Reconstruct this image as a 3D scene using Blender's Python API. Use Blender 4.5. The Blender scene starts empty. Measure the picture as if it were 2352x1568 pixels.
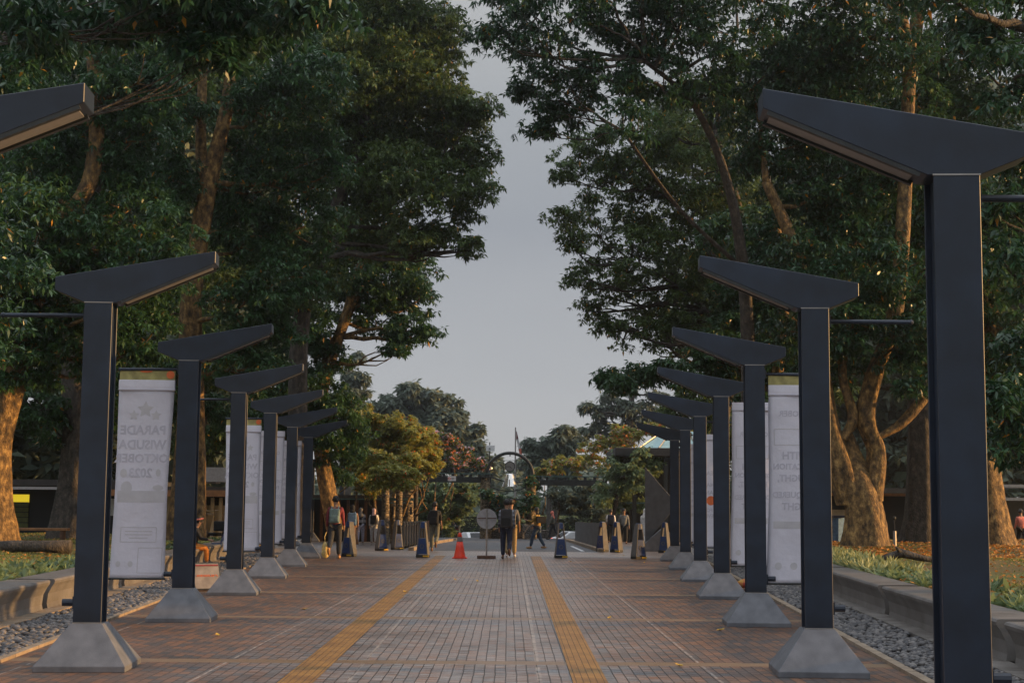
import bpy, bmesh, math, random
import numpy as np
from mathutils import Vector, Matrix, Euler
random.seed(7)
S = bpy.context.scene
R = math.radians
# ------------------------------------------------------------------ camera
F = 3500.0; CX, CY, W_PX = 1176.0, 784.0, 2352.0
PITCH, YAW, CAMZ = R(6.13), R(-0.15), 1.6; ROLL = R(-.45)
cam_d = bpy.data.cameras.new('camera'); cam = bpy.data.objects.new('camera', cam_d)
S.collection.objects.link(cam); S.camera = cam
cam.location = (0, 0, CAMZ); cam.rotation_euler = (R(90) + PITCH, ROLL, YAW)
cam_d.sensor_width = 36; cam_d.lens = F / W_PX * 36; cam_d.clip_end = 5000; cam_d.clip_start = .1
# ------------------------------------------------------------------ light
SUN_AZ, SUN_EL = R(91), R(10)
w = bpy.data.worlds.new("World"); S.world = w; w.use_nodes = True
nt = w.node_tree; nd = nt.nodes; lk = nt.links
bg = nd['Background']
sky = nd.new('ShaderNodeTexSky'); sky.sky_type = 'NISHITA'; sky.sun_disc = False
sky.sun_elevation = SUN_EL; sky.sun_rotation = SUN_AZ
sky.dust_density = 3; sky.air_density = 1.2
hs = nd.new('ShaderNodeHueSaturation'); hs.inputs['Saturation'].default_value = .12
lk.new(sky.outputs[0], hs.inputs['Color'])
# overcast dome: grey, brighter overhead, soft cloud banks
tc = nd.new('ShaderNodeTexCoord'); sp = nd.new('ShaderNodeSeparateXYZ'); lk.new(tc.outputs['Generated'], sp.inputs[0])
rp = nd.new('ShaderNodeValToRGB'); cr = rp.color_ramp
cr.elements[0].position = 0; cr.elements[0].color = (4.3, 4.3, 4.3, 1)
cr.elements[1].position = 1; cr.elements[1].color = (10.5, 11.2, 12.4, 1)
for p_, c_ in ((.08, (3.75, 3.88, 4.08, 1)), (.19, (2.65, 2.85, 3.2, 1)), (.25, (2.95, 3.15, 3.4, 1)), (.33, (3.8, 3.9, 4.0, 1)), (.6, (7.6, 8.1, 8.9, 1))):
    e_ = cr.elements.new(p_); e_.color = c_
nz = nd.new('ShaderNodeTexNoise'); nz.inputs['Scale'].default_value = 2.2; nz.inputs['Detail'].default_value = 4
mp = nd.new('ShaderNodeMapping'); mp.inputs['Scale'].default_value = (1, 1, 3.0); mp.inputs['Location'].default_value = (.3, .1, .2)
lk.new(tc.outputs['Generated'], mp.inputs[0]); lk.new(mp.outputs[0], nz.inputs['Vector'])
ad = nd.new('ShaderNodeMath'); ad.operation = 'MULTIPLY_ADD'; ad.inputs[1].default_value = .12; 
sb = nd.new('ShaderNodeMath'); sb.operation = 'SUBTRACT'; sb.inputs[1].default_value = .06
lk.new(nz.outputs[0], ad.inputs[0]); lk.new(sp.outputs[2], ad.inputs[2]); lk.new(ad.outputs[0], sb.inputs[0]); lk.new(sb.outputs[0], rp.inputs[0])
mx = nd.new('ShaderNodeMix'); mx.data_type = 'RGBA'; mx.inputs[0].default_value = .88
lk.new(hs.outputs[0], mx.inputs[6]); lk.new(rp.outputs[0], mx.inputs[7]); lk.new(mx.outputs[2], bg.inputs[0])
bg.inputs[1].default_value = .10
sl = bpy.data.lights.new('sun', 'SUN'); so = bpy.data.objects.new('sun', sl); S.collection.objects.link(so)
sl.energy = 5.0; sl.angle = R(.6); sl.color = (1, .56, .20)
sv = Vector((math.sin(SUN_AZ) * math.cos(SUN_EL), math.cos(SUN_AZ) * math.cos(SUN_EL), math.sin(SUN_EL)))
so.rotation_euler = sv.to_track_quat('Z', 'Y').to_euler(); so.location = (40, 10, 30)
S.view_settings.view_transform = 'Standard'; S.view_settings.look = 'None'
S.view_settings.exposure = 0.38; S.view_settings.gamma = 1.0
S.render.engine = 'CYCLES'
# ------------------------------------------------------------------ helpers
CR = Euler((R(90) + PITCH, ROLL, YAW)).to_matrix()
def ray(u, v): return CR @ Vector(((u - CX) / F, (CY - v) / F, -1))
def at(u, v, Y):
    d = ray(u, v); return Vector((0, 0, CAMZ)) + d * (Y / d.y)
def zg(Y):
    if Y < 50: return 0.0
    if Y < 91: return -.008 * (Y - 50)
    if Y < 160: return -.328 - .045 * (Y - 91)
    return -3.43
def gd(u, Y): p = at(u, 1000, Y); p.z = zg(Y); return p
def ppm(Y): return F / Y
def link(o): S.collection.objects.link(o); return o
def tag(o, label=None, cat=None, group=None, kind=None):
    if label: o['label'] = label
    if cat: o['category'] = cat
    if group: o['group'] = group
    if kind: o['kind'] = kind
    return o
def thing(name, label, cat, loc=(0, 0, 0), rz=0, group=None):
    o = bpy.data.objects.new(name, None); link(o); o.location = loc; o.rotation_euler = (0, 0, rz); o.empty_display_size = .2
    return tag(o, label, cat, group)
class MB:
    def __init__(s): s.v = []; s.f = []; s.m = []; s.mi = 0
    def add(s, vs, fs):
        b = len(s.v); s.v += [tuple(p) for p in vs]; s.f += [tuple(b + i for i in f) for f in fs]; s.m += [s.mi] * len(fs); return s
    def box(s, c, d, M=None):
        x, y, z = d[0] / 2, d[1] / 2, d[2] / 2
        vs = [Vector((a * x, b * y, e * z)) for e in (-1, 1) for b in (-1, 1) for a in (-1, 1)]
        if M: vs = [M @ p for p in vs]
        c = Vector(c); vs = [p + c for p in vs]
        return s.add(vs, [(0, 2, 3, 1), (4, 5, 7, 6), (0, 1, 5, 4), (2, 6, 7, 3), (0, 4, 6, 2), (1, 3, 7, 5)])
    def prism(s, pts, y0, y1, axis='y'):   # polygon in xz (ccw), extruded in y ; axis 'z': polygon in xy extruded in z; axis 'x': poly (y,z)
        n = len(pts)
        if axis == 'y': A = [(a, y0, b) for a, b in pts]; B = [(a, y1, b) for a, b in pts]
        elif axis == 'z': A = [(a, b, y0) for a, b in pts]; B = [(a, b, y1) for a, b in pts]
        else: A = [(y0, a, b) for a, b in pts]; B = [(y1, a, b) for a, b in pts]
        fs = [tuple(range(n)), tuple(range(2 * n - 1, n - 1, -1))] + [(i, i + n, (i + 1) % n + n, (i + 1) % n) for i in range(n)]
        return s.add(A + B, fs)
    def tube(s, path, rad, n=8, cap=True, flat=1.0):
        path = [Vector(p) for p in path]
        if not hasattr(rad, '__len__'): rad = [rad] * len(path)
        vs = []; prev = None
        for i, p in enumerate(path):
            t = (path[min(i + 1, len(path) - 1)] - path[max(i - 1, 0)])
            t = t.normalized() if t.length > 1e-9 else Vector((0, 0, 1))
            if prev is None:
                a = Vector((1, 0, 0)) if abs(t.x) < .9 else Vector((0, 1, 0)); a = (a - t * a.dot(t)).normalized()
            else:
                a = prev - t * prev.dot(t); a = a.normalized() if a.length > 1e-6 else Vector((1, 0, 0))
            prev = a; b = t.cross(a)
            for k in range(n):
                q = 2 * math.pi * k / n; vs.append(p + (a * math.cos(q) + b * math.sin(q) * flat) * rad[i])
        fs = [(i * n + k, i * n + (k + 1) % n, (i + 1) * n + (k + 1) % n, (i + 1) * n + k) for i in range(len(path) - 1) for k in range(n)]
        if cap: fs += [tuple(range(n - 1, -1, -1)), tuple(range((len(path) - 1) * n, len(path) * n))]
        return s.add(vs, fs)
    def lathe(s, prof, n=16, c=(0, 0, 0), sx=1, sy=1, M=None):
        c = Vector(c); vs = []
        for r_, z in prof:
            for k in range(n):
                q = 2 * math.pi * k / n; p = Vector((r_ * math.cos(q) * sx, r_ * math.sin(q) * sy, z))
                if M: p = M @ p
                vs.append(p + c)
        m = len(prof)
        fs = [(i * n + k, i * n + (k + 1) % n, (i + 1) * n + (k + 1) % n, (i + 1) * n + k) for i in range(m - 1) for k in range(n)]
        fs += [tuple(range(n - 1, -1, -1)), tuple(range((m - 1) * n, m * n))]
        return s.add(vs, fs)
    def ell(s, c, r, n=12, m=8, M=None):
        prof = [(math.sin(math.pi * i / m) + 1e-4, -math.cos(math.pi * i / m)) for i in range(m + 1)]
        c = Vector(c); D = Matrix.Diagonal(Vector(r)); 
        if M: D = M @ D
        return s.lathe(prof, n, c, M=D)
    def build(s, name, mat, parent=None, smooth=False, bevel=0, seg=2):
        me = bpy.data.meshes.new(name); me.from_pydata(s.v, [], s.f)
        for mm in (mat if isinstance(mat, (list, tuple)) else [mat]): me.materials.append(mm)
        me.polygons.foreach_set('material_index', s.m)
        if smooth: me.polygons.foreach_set('use_smooth', [True] * len(me.polygons))
        me.update()
        if bevel:
            bm = bmesh.new(); bm.from_mesh(me)
            es = [e for e in bm.edges if len(e.link_faces) == 2 and e.calc_face_angle(0) > R(25)]
            bmesh.ops.bevel(bm, geom=es, offset=bevel, segments=seg, affect='EDGES', profile=.6, clamp_overlap=True)
            bm.to_mesh(me); bm.free()
            me.polygons.foreach_set('use_smooth', [False] * len(me.polygons)); me.update()
        o = bpy.data.objects.new(name, me); link(o)
        if parent: o.parent = parent
        return o
def copy_tree(o, parent=None):
    c = o.copy(); link(c)
    if parent: c.parent = parent
    for ch in list(o.children): copy_tree(ch, c)
    return c
# ------------------------------------------------------------------ materials
def base_mat(name):
    m = bpy.data.materials.new(name); m.use_nodes = True
    return m, m.node_tree.nodes, m.node_tree.links, m.node_tree.nodes['Principled BSDF']
def mat(name, col, rough=.6, nscale=8, namt=.25, bump=0, bscale=60, metal=0, spec=.5, dirt=None, coat=0):
    m, N, L, B = base_mat(name)
    B.inputs['Roughness'].default_value = rough; B.inputs['Metallic'].default_value = metal
    B.inputs['Specular IOR Level'].default_value = spec; B.inputs['Coat Weight'].default_value = coat
    t = N.new('ShaderNodeTexCoord'); n = N.new('ShaderNodeTexNoise'); n.inputs['Scale'].default_value = nscale; n.inputs['Detail'].default_value = 6
    L.new(t.outputs['Object'], n.inputs['Vector'])
    r = N.new('ShaderNodeValToRGB'); c = Vector(col[:3]); d = Vector(dirt) if dirt else c * (1 - namt)
    hi = c * (1 + namt * .7)
    r.color_ramp.elements[0].position = .3; r.color_ramp.elements[0].color = (*d, 1)
    r.color_ramp.elements[1].position = .7; r.color_ramp.elements[1].color = (*[min(x, 1) for x in hi], 1)
    L.new(n.outputs[0], r.inputs[0]); L.new(r.outputs[0], B.inputs['Base Color'])
    if bump:
        n2 = N.new('ShaderNodeTexNoise'); n2.inputs['Scale'].default_value = bscale; n2.inputs['Detail'].default_value = 5
        L.new(t.outputs['Object'], n2.inputs['Vector']); b = N.new('ShaderNodeBump'); b.inputs['Strength'].default_value = bump; b.inputs['Distance'].default_value = .02
        L.new(n2.outputs[0], b.inputs['Height']); L.new(b.outputs[0], B.inputs['Normal'])
    return m
def leaf_mat(name, c0, c1, trans=.35, rough=.42, odd=None, oddp=.985):
    m, N, L, B = base_mat(name)
    B.inputs['Roughness'].default_value = rough; B.inputs['Specular IOR Level'].default_value = .55
    a = N.new('ShaderNodeAttribute'); a.attribute_name = 'var'
    r = N.new('ShaderNodeValToRGB'); e = r.color_ramp.elements
    e[0].position = 0; e[0].color = (*c0, 1); e[1].position = .97 if odd else 1; e[1].color = (*c1, 1)
    if odd:
        q = r.color_ramp.elements.new(oddp); q.color = (*odd, 1)
    L.new(a.outputs['Fac'], r.inputs[0]); L.new(r.outputs[0], B.inputs['Base Color'])
    T = N.new('ShaderNodeBsdfTranslucent'); h = N.new('ShaderNodeHueSaturation'); h.inputs['Value'].default_value = 1.25; h.inputs['Hue'].default_value = .485
    L.new(r.outputs[0], h.inputs['Color']); L.new(h.outputs[0], T.inputs[0])
    X = N.new('ShaderNodeMixShader'); X.inputs[0].default_value = trans
    L.new(B.outputs[0], X.inputs[1]); L.new(T.outputs[0], X.inputs[2]); L.new(X.outputs[0], N['Material Output'].inputs[0])
    return m
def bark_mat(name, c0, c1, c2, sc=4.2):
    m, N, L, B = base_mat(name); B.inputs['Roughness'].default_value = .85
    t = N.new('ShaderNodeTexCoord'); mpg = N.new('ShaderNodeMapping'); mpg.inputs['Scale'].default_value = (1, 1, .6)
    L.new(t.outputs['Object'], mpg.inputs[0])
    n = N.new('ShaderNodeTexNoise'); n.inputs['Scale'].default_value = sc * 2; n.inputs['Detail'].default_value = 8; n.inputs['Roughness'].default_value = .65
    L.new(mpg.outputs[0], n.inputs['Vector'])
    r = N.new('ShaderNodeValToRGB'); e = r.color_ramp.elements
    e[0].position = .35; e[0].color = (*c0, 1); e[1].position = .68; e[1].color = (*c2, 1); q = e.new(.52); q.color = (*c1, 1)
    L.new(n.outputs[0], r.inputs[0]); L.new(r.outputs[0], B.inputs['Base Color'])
    n2 = N.new('ShaderNodeTexNoise'); n2.inputs['Scale'].default_value = sc * 6; n2.inputs['Detail'].default_value = 6; L.new(mpg.outputs[0], n2.inputs['Vector'])
    b = N.new('ShaderNodeBump'); b.inputs['Strength'].default_value = .8; b.inputs['Distance'].default_value = .05
    L.new(n2.outputs[0], b.inputs['Height']); L.new(b.outputs[0], B.inputs['Normal'])
    return m
M = {}
M['lamp'] = mat('lamp_paint', (.011, .020, .038), .42, 3, .45, .03, 60, spec=.5)
M['lampbase'] = mat('base_paint', (.12, .125, .14), .5, 6, .28, .15, 150, spec=.5)
M['lens'] = mat('lamp_lens', (.20, .20, .20), .4, 30, .12)
M['rust'] = mat('rusty_iron', (.12, .06, .035), .8, 20, .4, .3)
M['darksteel'] = mat('dark_steel', (.02, .024, .024), .5, 10, .3)
M['greensteel'] = mat('green_steel', (.06, .12, .11), .45, 10, .3)
M['slate'] = mat('barrier_slat', (.085, .088, .097), .5, 4, .25, .1)
M['concrete'] = mat('concrete', (.17, .155, .14), .75, 3, .3, .35, 40, dirt=(.10, .088, .075))
M['concrete2'] = mat('smooth_concrete', (.16, .15, .142), .5, 2.2, .25, .2, 30, dirt=(.10, .09, .08))
M['kerb'] = mat('kerb_concrete', (.26, .20, .14), .8, 5, .3, .3)
M['blue'] = mat('navy_plastic', (.014, .04, .14), .35, 4, .2, .05)
M['silver'] = mat('silver_plastic', (.13, .125, .12), .75, 6, .2, .05, spec=.25)
M['white'] = mat('white_paint', (.7, .7, .7), .5, 5, .08)
M['banner'] = mat('banner_cloth', (.66, .65, .73), .7, 3, .06, .8, 5)
M['bannerhdr'] = mat('banner_header', (.36, .32, .12), .65, 9, .35)
M['ink'] = mat('faded_print', (.52, .51, .585), .75, 5, .12)
M['ink2'] = mat('faded_print_tan', (.54, .53, .56), .75, 5, .1)
M['orange'] = mat('orange_print', (.75, .16, .04), .6, 5, .2)
M['cone'] = mat('cone_plastic', (.80, .045, .012), .4, 8, .12, .05)
M['rubber'] = mat('black_rubber', (.018, .018, .018), .7, 10, .3)
M['signgrey'] = mat('sign_back', (.36, .35, .36), .5, 12, .15, metal=.4)
M['galv'] = mat('galvanised', (.33, .31, .29), .45, 12, .2, metal=.6)
M['roofdark'] = mat('dark_roof', (.035, .033, .032), .7, 6, .3, .3)
M['wallgrey'] = mat('painted_wall', (.22, .21, .20), .7, 1.5, .2, .15)
M['wallcream'] = mat('cream_wall', (.45, .37, .25), .7, 2, .2, .15)
M['eave'] = mat('wood_eave', (.28, .13, .05), .6, 6, .35)
M['glassroof'] = mat('teal_glass', (.22, .38, .38), .15, 2, .2, spec=.8)
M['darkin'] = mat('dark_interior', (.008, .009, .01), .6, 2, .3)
M['bark'] = bark_mat('sun_tinted_bark', (.03, .019, .009), (.16, .095, .035), (.42, .26, .09))  # gold of the low sun is put into this bark colour
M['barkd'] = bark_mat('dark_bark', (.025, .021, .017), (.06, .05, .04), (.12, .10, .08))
M['leafA'] = leaf_mat('leaf_deep', (.006, .024, .011), (.042, .118, .050), .25, .38, (.45, .22, .02), .997)
M['leafB'] = leaf_mat('leaf_mid', (.008, .030, .011), (.062, .155, .052), .32, .40, (.5, .26, .03), .996)
M['leafC'] = leaf_mat('leaf_olive', (.014, .038, .010), (.125, .20, .055), .38, .45, (.55, .3, .05), .99)
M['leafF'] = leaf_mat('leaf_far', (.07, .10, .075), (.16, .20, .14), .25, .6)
M['leafV'] = leaf_mat('leaf_vine', (.07, .12, .055), (.22, .30, .14), .38, .5)
M['leafG'] = leaf_mat('leaf_gold', (.12, .16, .03), (.46, .44, .10), .4, .5, (.7, .25, .04), .985)
M['bloomO'] = leaf_mat('bloom_orange', (.85, .26, .06), (.90, .34, .08), .4, .6)
M['bloomP'] = leaf_mat('bloom_pink', (.78, .46, .46), (.66, .63, .85), .4, .6)
M['grassblade'] = leaf_mat('grass_blades', (.07, .11, .025), (.22, .24, .06), .3, .6)
M['litter'] = leaf_mat('leaf_litter', (.28, .10, .02), (.62, .30, .05), .2, .7)
M['striped'] = leaf_mat('lily_turf', (.10, .15, .05), (.42, .45, .22), .3, .5)
M['skin'] = mat('skin', (.33, .18, .11), .55, 10, .1)
M['hair'] = mat('black_hair', (.010, .008, .008), .5, 40, .3)
def emis(name, col, st):
    m, N, L, B = base_mat(name); B.inputs['Base Color'].default_value = (*col, 1)
    B.inputs['Emission Color'].default_value = (*col, 1); B.inputs['Emission Strength'].default_value = st; return m
M['red_light'] = emis('tail_light', (1, .06, .02), 3)
M['yellow_light'] = emis('lit_window', (.85, .62, .03), .55)
M['bulb'] = emis('lamp_bulb', (1, .72, .3), 1.6)
def check_mat(name, a, b, sc, thin=None):
    m, N, L, B = base_mat(name); B.inputs['Roughness'].default_value = .85
    t = N.new('ShaderNodeTexCoord'); s_ = N.new('ShaderNodeSeparateXYZ'); L.new(t.outputs['Object'], s_.inputs[0])
    out = []
    for i, fac in ((0, 1.0), (2, 1.0)):
        q = N.new('ShaderNodeMath'); q.operation = 'PINGPONG'; q.inputs[1].default_value = 1 / sc; L.new(s_.outputs[i], q.inputs[0])
        g = N.new('ShaderNodeMath'); g.operation = 'GREATER_THAN'; g.inputs[1].default_value = (thin or .5) / sc; L.new(q.outputs[0], g.inputs[0]); out.append(g)
    ad_ = N.new('ShaderNodeMath'); ad_.operation = 'ADD'; L.new(out[0].outputs[0], ad_.inputs[0]); L.new(out[1].outputs[0], ad_.inputs[1])
    h_ = N.new('ShaderNodeMath'); h_.operation = 'MULTIPLY'; h_.inputs[1].default_value = .5; L.new(ad_.outputs[0], h_.inputs[0])
    x = N.new('ShaderNodeMix'); x.data_type = 'RGBA'; x.inputs[6].default_value = (*a, 1); x.inputs[7].default_value = (*b, 1)
    L.new(h_.outputs[0], x.inputs[0]); L.new(x.outputs[2], B.inputs['Base Color']); return m
def stone_mat(name, sc, c0, c1, mortar):
    m, N, L, B = base_mat(name); B.inputs['Roughness'].default_value = .85
    t = N.new('ShaderNodeTexCoord'); mp_ = N.new('ShaderNodeMapping'); mp_.inputs['Scale'].default_value = (1, 1, 1.7); L.new(t.outputs['Object'], mp_.inputs[0])
    v = N.new('ShaderNodeTexVoronoi'); v.inputs['Scale'].default_value = sc; L.new(mp_.outputs[0], v.inputs['Vector'])
    v2 = N.new('ShaderNodeTexVoronoi'); v2.feature = 'DISTANCE_TO_EDGE'; v2.inputs['Scale'].default_value = sc; L.new(mp_.outputs[0], v2.inputs['Vector'])
    r = N.new('ShaderNodeMix'); r.data_type = 'RGBA'; r.inputs[6].default_value = (*c0, 1); r.inputs[7].default_value = (*c1, 1)
    s_ = N.new('ShaderNodeSeparateColor'); L.new(v.outputs['Color'], s_.inputs[0]); L.new(s_.outputs[0], r.inputs[0])
    g = N.new('ShaderNodeMapRange'); g.inputs[1].default_value = .02; g.inputs[2].default_value = .10; L.new(v2.outputs['Distance'], g.inputs[0])
    x = N.new('ShaderNodeMix'); x.data_type = 'RGBA'; x.inputs[6].default_value = (*mortar, 1); L.new(g.outputs[0], x.inputs[0]); L.new(r.outputs[2], x.inputs[7])
    L.new(x.outputs[2], B.inputs['Base Color'])
    b = N.new('ShaderNodeBump'); b.inputs['Strength'].default_value = 1; b.inputs['Distance'].default_value = .06; L.new(g.outputs[0], b.inputs['Height']); L.new(b.outputs[0], B.inputs['Normal'])
    return m
M['stone'] = stone_mat('river_stone', 5.5, (.16, .12, .075), (.34, .26, .16), (.07, .055, .035))
M['pebble'] = leaf_mat('pebble_grey', (.045, .045, .05), (.18, .165, .155), 0.0, .5)
def asphalt_mat():
    return mat('asphalt', (.065, .065, .07), .6, 1.2, .25, .5, 80)
M['asphalt'] = asphalt_mat()
def paving_mat():
    m, N, L, B = base_mat('brick_paving')
    g = N.new('ShaderNodeNewGeometry'); sp_ = N.new('ShaderNodeSeparateXYZ'); L.new(g.outputs['Position'], sp_.inputs[0])
    def math_(op, a=None, b=None, c=None):
        n = N.new('ShaderNodeMath'); n.operation = op
        for i, q in enumerate((a, b, c)):
            if q is None: continue
            if isinstance(q, (int, float)): n.inputs[i].default_value = q
            else: L.new(q, n.inputs[i])
        return n.outputs[0]
    X, Yc = sp_.outputs[0], sp_.outputs[1]
    wob = N.new('ShaderNodeTexNoise'); wob.inputs['Scale'].default_value = 1.6; wob.inputs['Detail'].default_value = 3; L.new(g.outputs['Position'], wob.inputs['Vector'])
    X2 = math_('MULTIPLY_ADD', wob.outputs[0], .02, X)
    cb = N.new('ShaderNodeCombineXYZ'); L.new(Yc, cb.inputs[0]); L.new(X2, cb.inputs[1])
    br = N.new('ShaderNodeTexBrick'); br.offset = .5; br.inputs['Scale'].default_value = 1
    br.inputs['Brick Width'].default_value = .21; br.inputs['Row Height'].default_value = .103; br.inputs['Mortar Size'].default_value = .006
    br.inputs['Mortar Smooth'].default_value = .35; br.inputs['Bias'].default_value = 0
    br.inputs['Color1'].default_value = (.20, .085, .032, 1); br.inputs['Color2'].default_value = (.052, .047, .045, 1); br.inputs['Mortar'].default_value = (.038, .032, .028, 1)
    L.new(cb.outputs[0], br.inputs['Vector'])
    # middle lane greyer and smoother, pale sky sheen streaked into its colour
    n1 = N.new('ShaderNodeTexNoise'); n1.inputs['Scale'].default_value = .7; n1.inputs['Detail'].default_value = 6; L.new(g.outputs['Position'], n1.inputs['Vector'])
    n2 = N.new('ShaderNodeTexNoise'); n2.inputs['Scale'].default_value = 9; n2.inputs['Detail'].default_value = 5
    mp2 = N.new('ShaderNodeMapping'); mp2.inputs['Scale'].default_value = (.35, 3.6, 1); L.new(g.outputs['Position'], mp2.inputs[0]); L.new(mp2.outputs[0], n2.inputs['Vector'])
    lane = N.new('ShaderNodeMapRange'); lane.interpolation_type = 'SMOOTHSTEP'; lane.inputs[1].default_value = 3.2; lane.inputs[2].default_value = 1.0
    L.new(math_('ABSOLUTE', math_('ADD', X, .5)), lane.inputs[0])
    far = N.new('ShaderNodeMapRange'); far.inputs[1].default_value = 47; far.inputs[2].default_value = 49; L.new(Yc, far.inputs[0])
    sheen_mask = math_('MAXIMUM', math_('MULTIPLY', lane.outputs[0], .85), far.outputs[0])
    pale = N.new('ShaderNodeMix'); pale.data_type = 'RGBA'; L.new(br.outputs[0], pale.inputs[6]); pale.inputs[7].default_value = (.37, .375, .385, 1)
    w2 = N.new('ShaderNodeMapRange'); w2.inputs[1].default_value = .40; w2.inputs[2].default_value = .60; L.new(n2.outputs[0], w2.inputs[0])
    L.new(math_('MULTIPLY', math_('MULTIPLY', w2.outputs[0], math_('MULTIPLY_ADD', sheen_mask, .85, .06)), math_('MULTIPLY_ADD', br.outputs['Fac'], -1, 1)), pale.inputs[0])
    dirt = N.new('ShaderNodeMix'); dirt.data_type = 'RGBA'; dirt.blend_type = 'MULTIPLY'; L.new(pale.outputs[2], dirt.inputs[6]); dirt.inputs[7].default_value = (.62, .58, .55, 1)
    dr = N.new('ShaderNodeMapRange'); dr.inputs[1].default_value = .45; dr.inputs[2].default_value = .7; L.new(n1.outputs[0], dr.inputs[0]); L.new(dr.outputs[0], dirt.inputs[0])
    # concrete cross bands and longitudinal pale joints
    pp = math_('PINGPONG', math_('SUBTRACT', Yc, 15.85), 3.06)
    band = math_('MULTIPLY', math_('LESS_THAN', pp, .17), math_('LESS_THAN', Yc, 48.8))
    lines = None
    for x0, k, wd in ((-1.36, -.0063, .017), (.26, .0026, .022), (1.97, 0, .012), (-3.02, .011, .011), (-4.3, -.03, .009)):
        ln = math_('LESS_THAN', math_('ABSOLUTE', math_('SUBTRACT', math_('SUBTRACT', X2, x0 + .02), math_('MULTIPLY', Yc, k))), wd)
        lines = ln if lines is None else math_('MAXIMUM', lines, ln)
    n3 = N.new('ShaderNodeTexNoise'); n3.inputs['Scale'].default_value = 5; n3.inputs['Detail'].default_value = 4; L.new(g.outputs['Position'], n3.inputs['Vector'])
    brk = N.new('ShaderNodeMapRange'); brk.inputs[1].default_value = .36; brk.inputs[2].default_value = .62; L.new(n3.outputs[0], brk.inputs[0])
    c1 = N.new('ShaderNodeMix'); c1.data_type = 'RGBA'; L.new(dirt.outputs[2], c1.inputs[6]); c1.inputs[7].default_value = (.36, .31, .27, 1)
    L.new(math_('MULTIPLY', math_('MULTIPLY', lines, brk.outputs[0]), math_('LESS_THAN', Yc, 48.8)), c1.inputs[0])
    c2 = N.new('ShaderNodeMix'); c2.data_type = 'RGBA'; L.new(c1.outputs[2], c2.inputs[6]); L.new(band, c2.inputs[0])
    bc = N.new('ShaderNodeMix'); bc.data_type = 'RGBA'; bc.inputs[6].default_value = (.14, .088, .048, 1); bc.inputs[7].default_value = (.24, .155, .085, 1); L.new(n3.outputs[0], bc.inputs[0])
    L.new(bc.outputs[2], c2.inputs[7]); L.new(c2.outputs[2], B.inputs['Base Color'])
    rr = N.new('ShaderNodeMapRange'); rr.inputs[3].default_value = .58; rr.inputs[4].default_value = .28; L.new(math_('MULTIPLY', sheen_mask, math_('ADD', n2.outputs[0], .3)), rr.inputs[0])
    L.new(rr.outputs[0], B.inputs['Roughness'])
    bm_ = N.new('ShaderNodeBump'); bm_.inputs['Strength'].default_value = .9; bm_.inputs['Distance'].default_value = .012
    hh = math_('ADD', math_('MULTIPLY', br.outputs['Fac'], -1), math_('MULTIPLY', n2.outputs[0], .9))
    L.new(math_('MULTIPLY', hh, math_('SUBTRACT', 1, band)), bm_.inputs['Height']); L.new(bm_.outputs[0], B.inputs['Normal'])
    return m
M['paving'] = paving_mat()
def tactile_mat():
    m, N, L, B = base_mat('tactile_tile'); B.inputs['Roughness'].default_value = .5
    t = N.new('ShaderNodeTexCoord')
    br = N.new('ShaderNodeTexBrick'); br.offset = .5; br.offset_frequency = 2; br.inputs['Scale'].default_value = 1
    br.inputs['Brick Width'].default_value = .105; br.inputs['Row Height'].default_value = .064; br.inputs['Mortar Size'].default_value = .004; br.inputs['Mortar Smooth'].default_value = .4
    br.inputs['Color1'].default_value = (.36, .18, .035, 1); br.inputs['Color2'].default_value = (.28, .14, .03, 1); br.inputs['Mortar'].default_value = (.08, .05, .02, 1)
    s_ = N.new('ShaderNodeSeparateXYZ'); c_ = N.new('ShaderNodeCombineXYZ'); L.new(t.outputs['Object'], s_.inputs[0]); L.new(s_.outputs[1], c_.inputs[0]); L.new(s_.outputs[0], c_.inputs[1]); L.new(c_.outputs[0], br.inputs['Vector'])
    n = N.new('ShaderNodeTexNoise'); n.inputs['Scale'].default_value = 2; n.inputs['Detail'].default_value = 6; L.new(t.outputs['Object'], n.inputs['Vector'])
    x = N.new('ShaderNodeMix'); x.data_type = 'RGBA'; x.blend_type = 'MULTIPLY'; x.inputs[7].default_value = (.6, .55, .55, 1); L.new(br.outputs[0], x.inputs[6])
    q = N.new('ShaderNodeMapRange'); q.inputs[1].default_value = .4; q.inputs[2].default_value = .7; L.new(n.outputs[0], q.inputs[0]); L.new(q.outputs[0], x.inputs[0]); L.new(x.outputs[2], B.inputs['Base Color'])
    b = N.new('ShaderNodeBump'); b.invert = True; b.inputs['Strength'].default_value = .8; b.inputs['Distance'].default_value = .01; L.new(br.outputs['Fac'], b.inputs['Height']); L.new(b.outputs[0], B.inputs['Normal'])
    return m
M['tactile'] = tactile_mat()
def lawn_mat():
    m, N, L, B = base_mat('lawn_soil'); B.inputs['Roughness'].default_value = .95
    t = N.new('ShaderNodeTexCoord'); n = N.new('ShaderNodeTexNoise'); n.inputs['Scale'].default_value = .45; n.inputs['Detail'].default_value = 8; n.inputs['Roughness'].default_value = .7; L.new(t.outputs['Object'], n.inputs['Vector'])
    r = N.new('ShaderNodeValToRGB'); e = r.color_ramp.elements; e[0].position = .38; e[0].color = (.09, .12, .028, 1); e[1].position = .62; e[1].color = (.17, .09, .03, 1)
    L.new(n.outputs[0], r.inputs[0]); L.new(r.outputs[0], B.inputs['Base Color'])
    n2 = N.new('ShaderNodeTexNoise'); n2.inputs['Scale'].default_value = 30; n2.inputs['Detail'].default_value = 4; L.new(t.outputs['Object'], n2.inputs['Vector'])
    b = N.new('ShaderNodeBump'); b.inputs['Strength'].default_value = 1; b.inputs['Distance'].default_value = .06; L.new(n2.outputs[0], b.inputs['Height']); L.new(b.outputs[0], B.inputs['Normal']); return m
M['lawn'] = lawn_mat()
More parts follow.
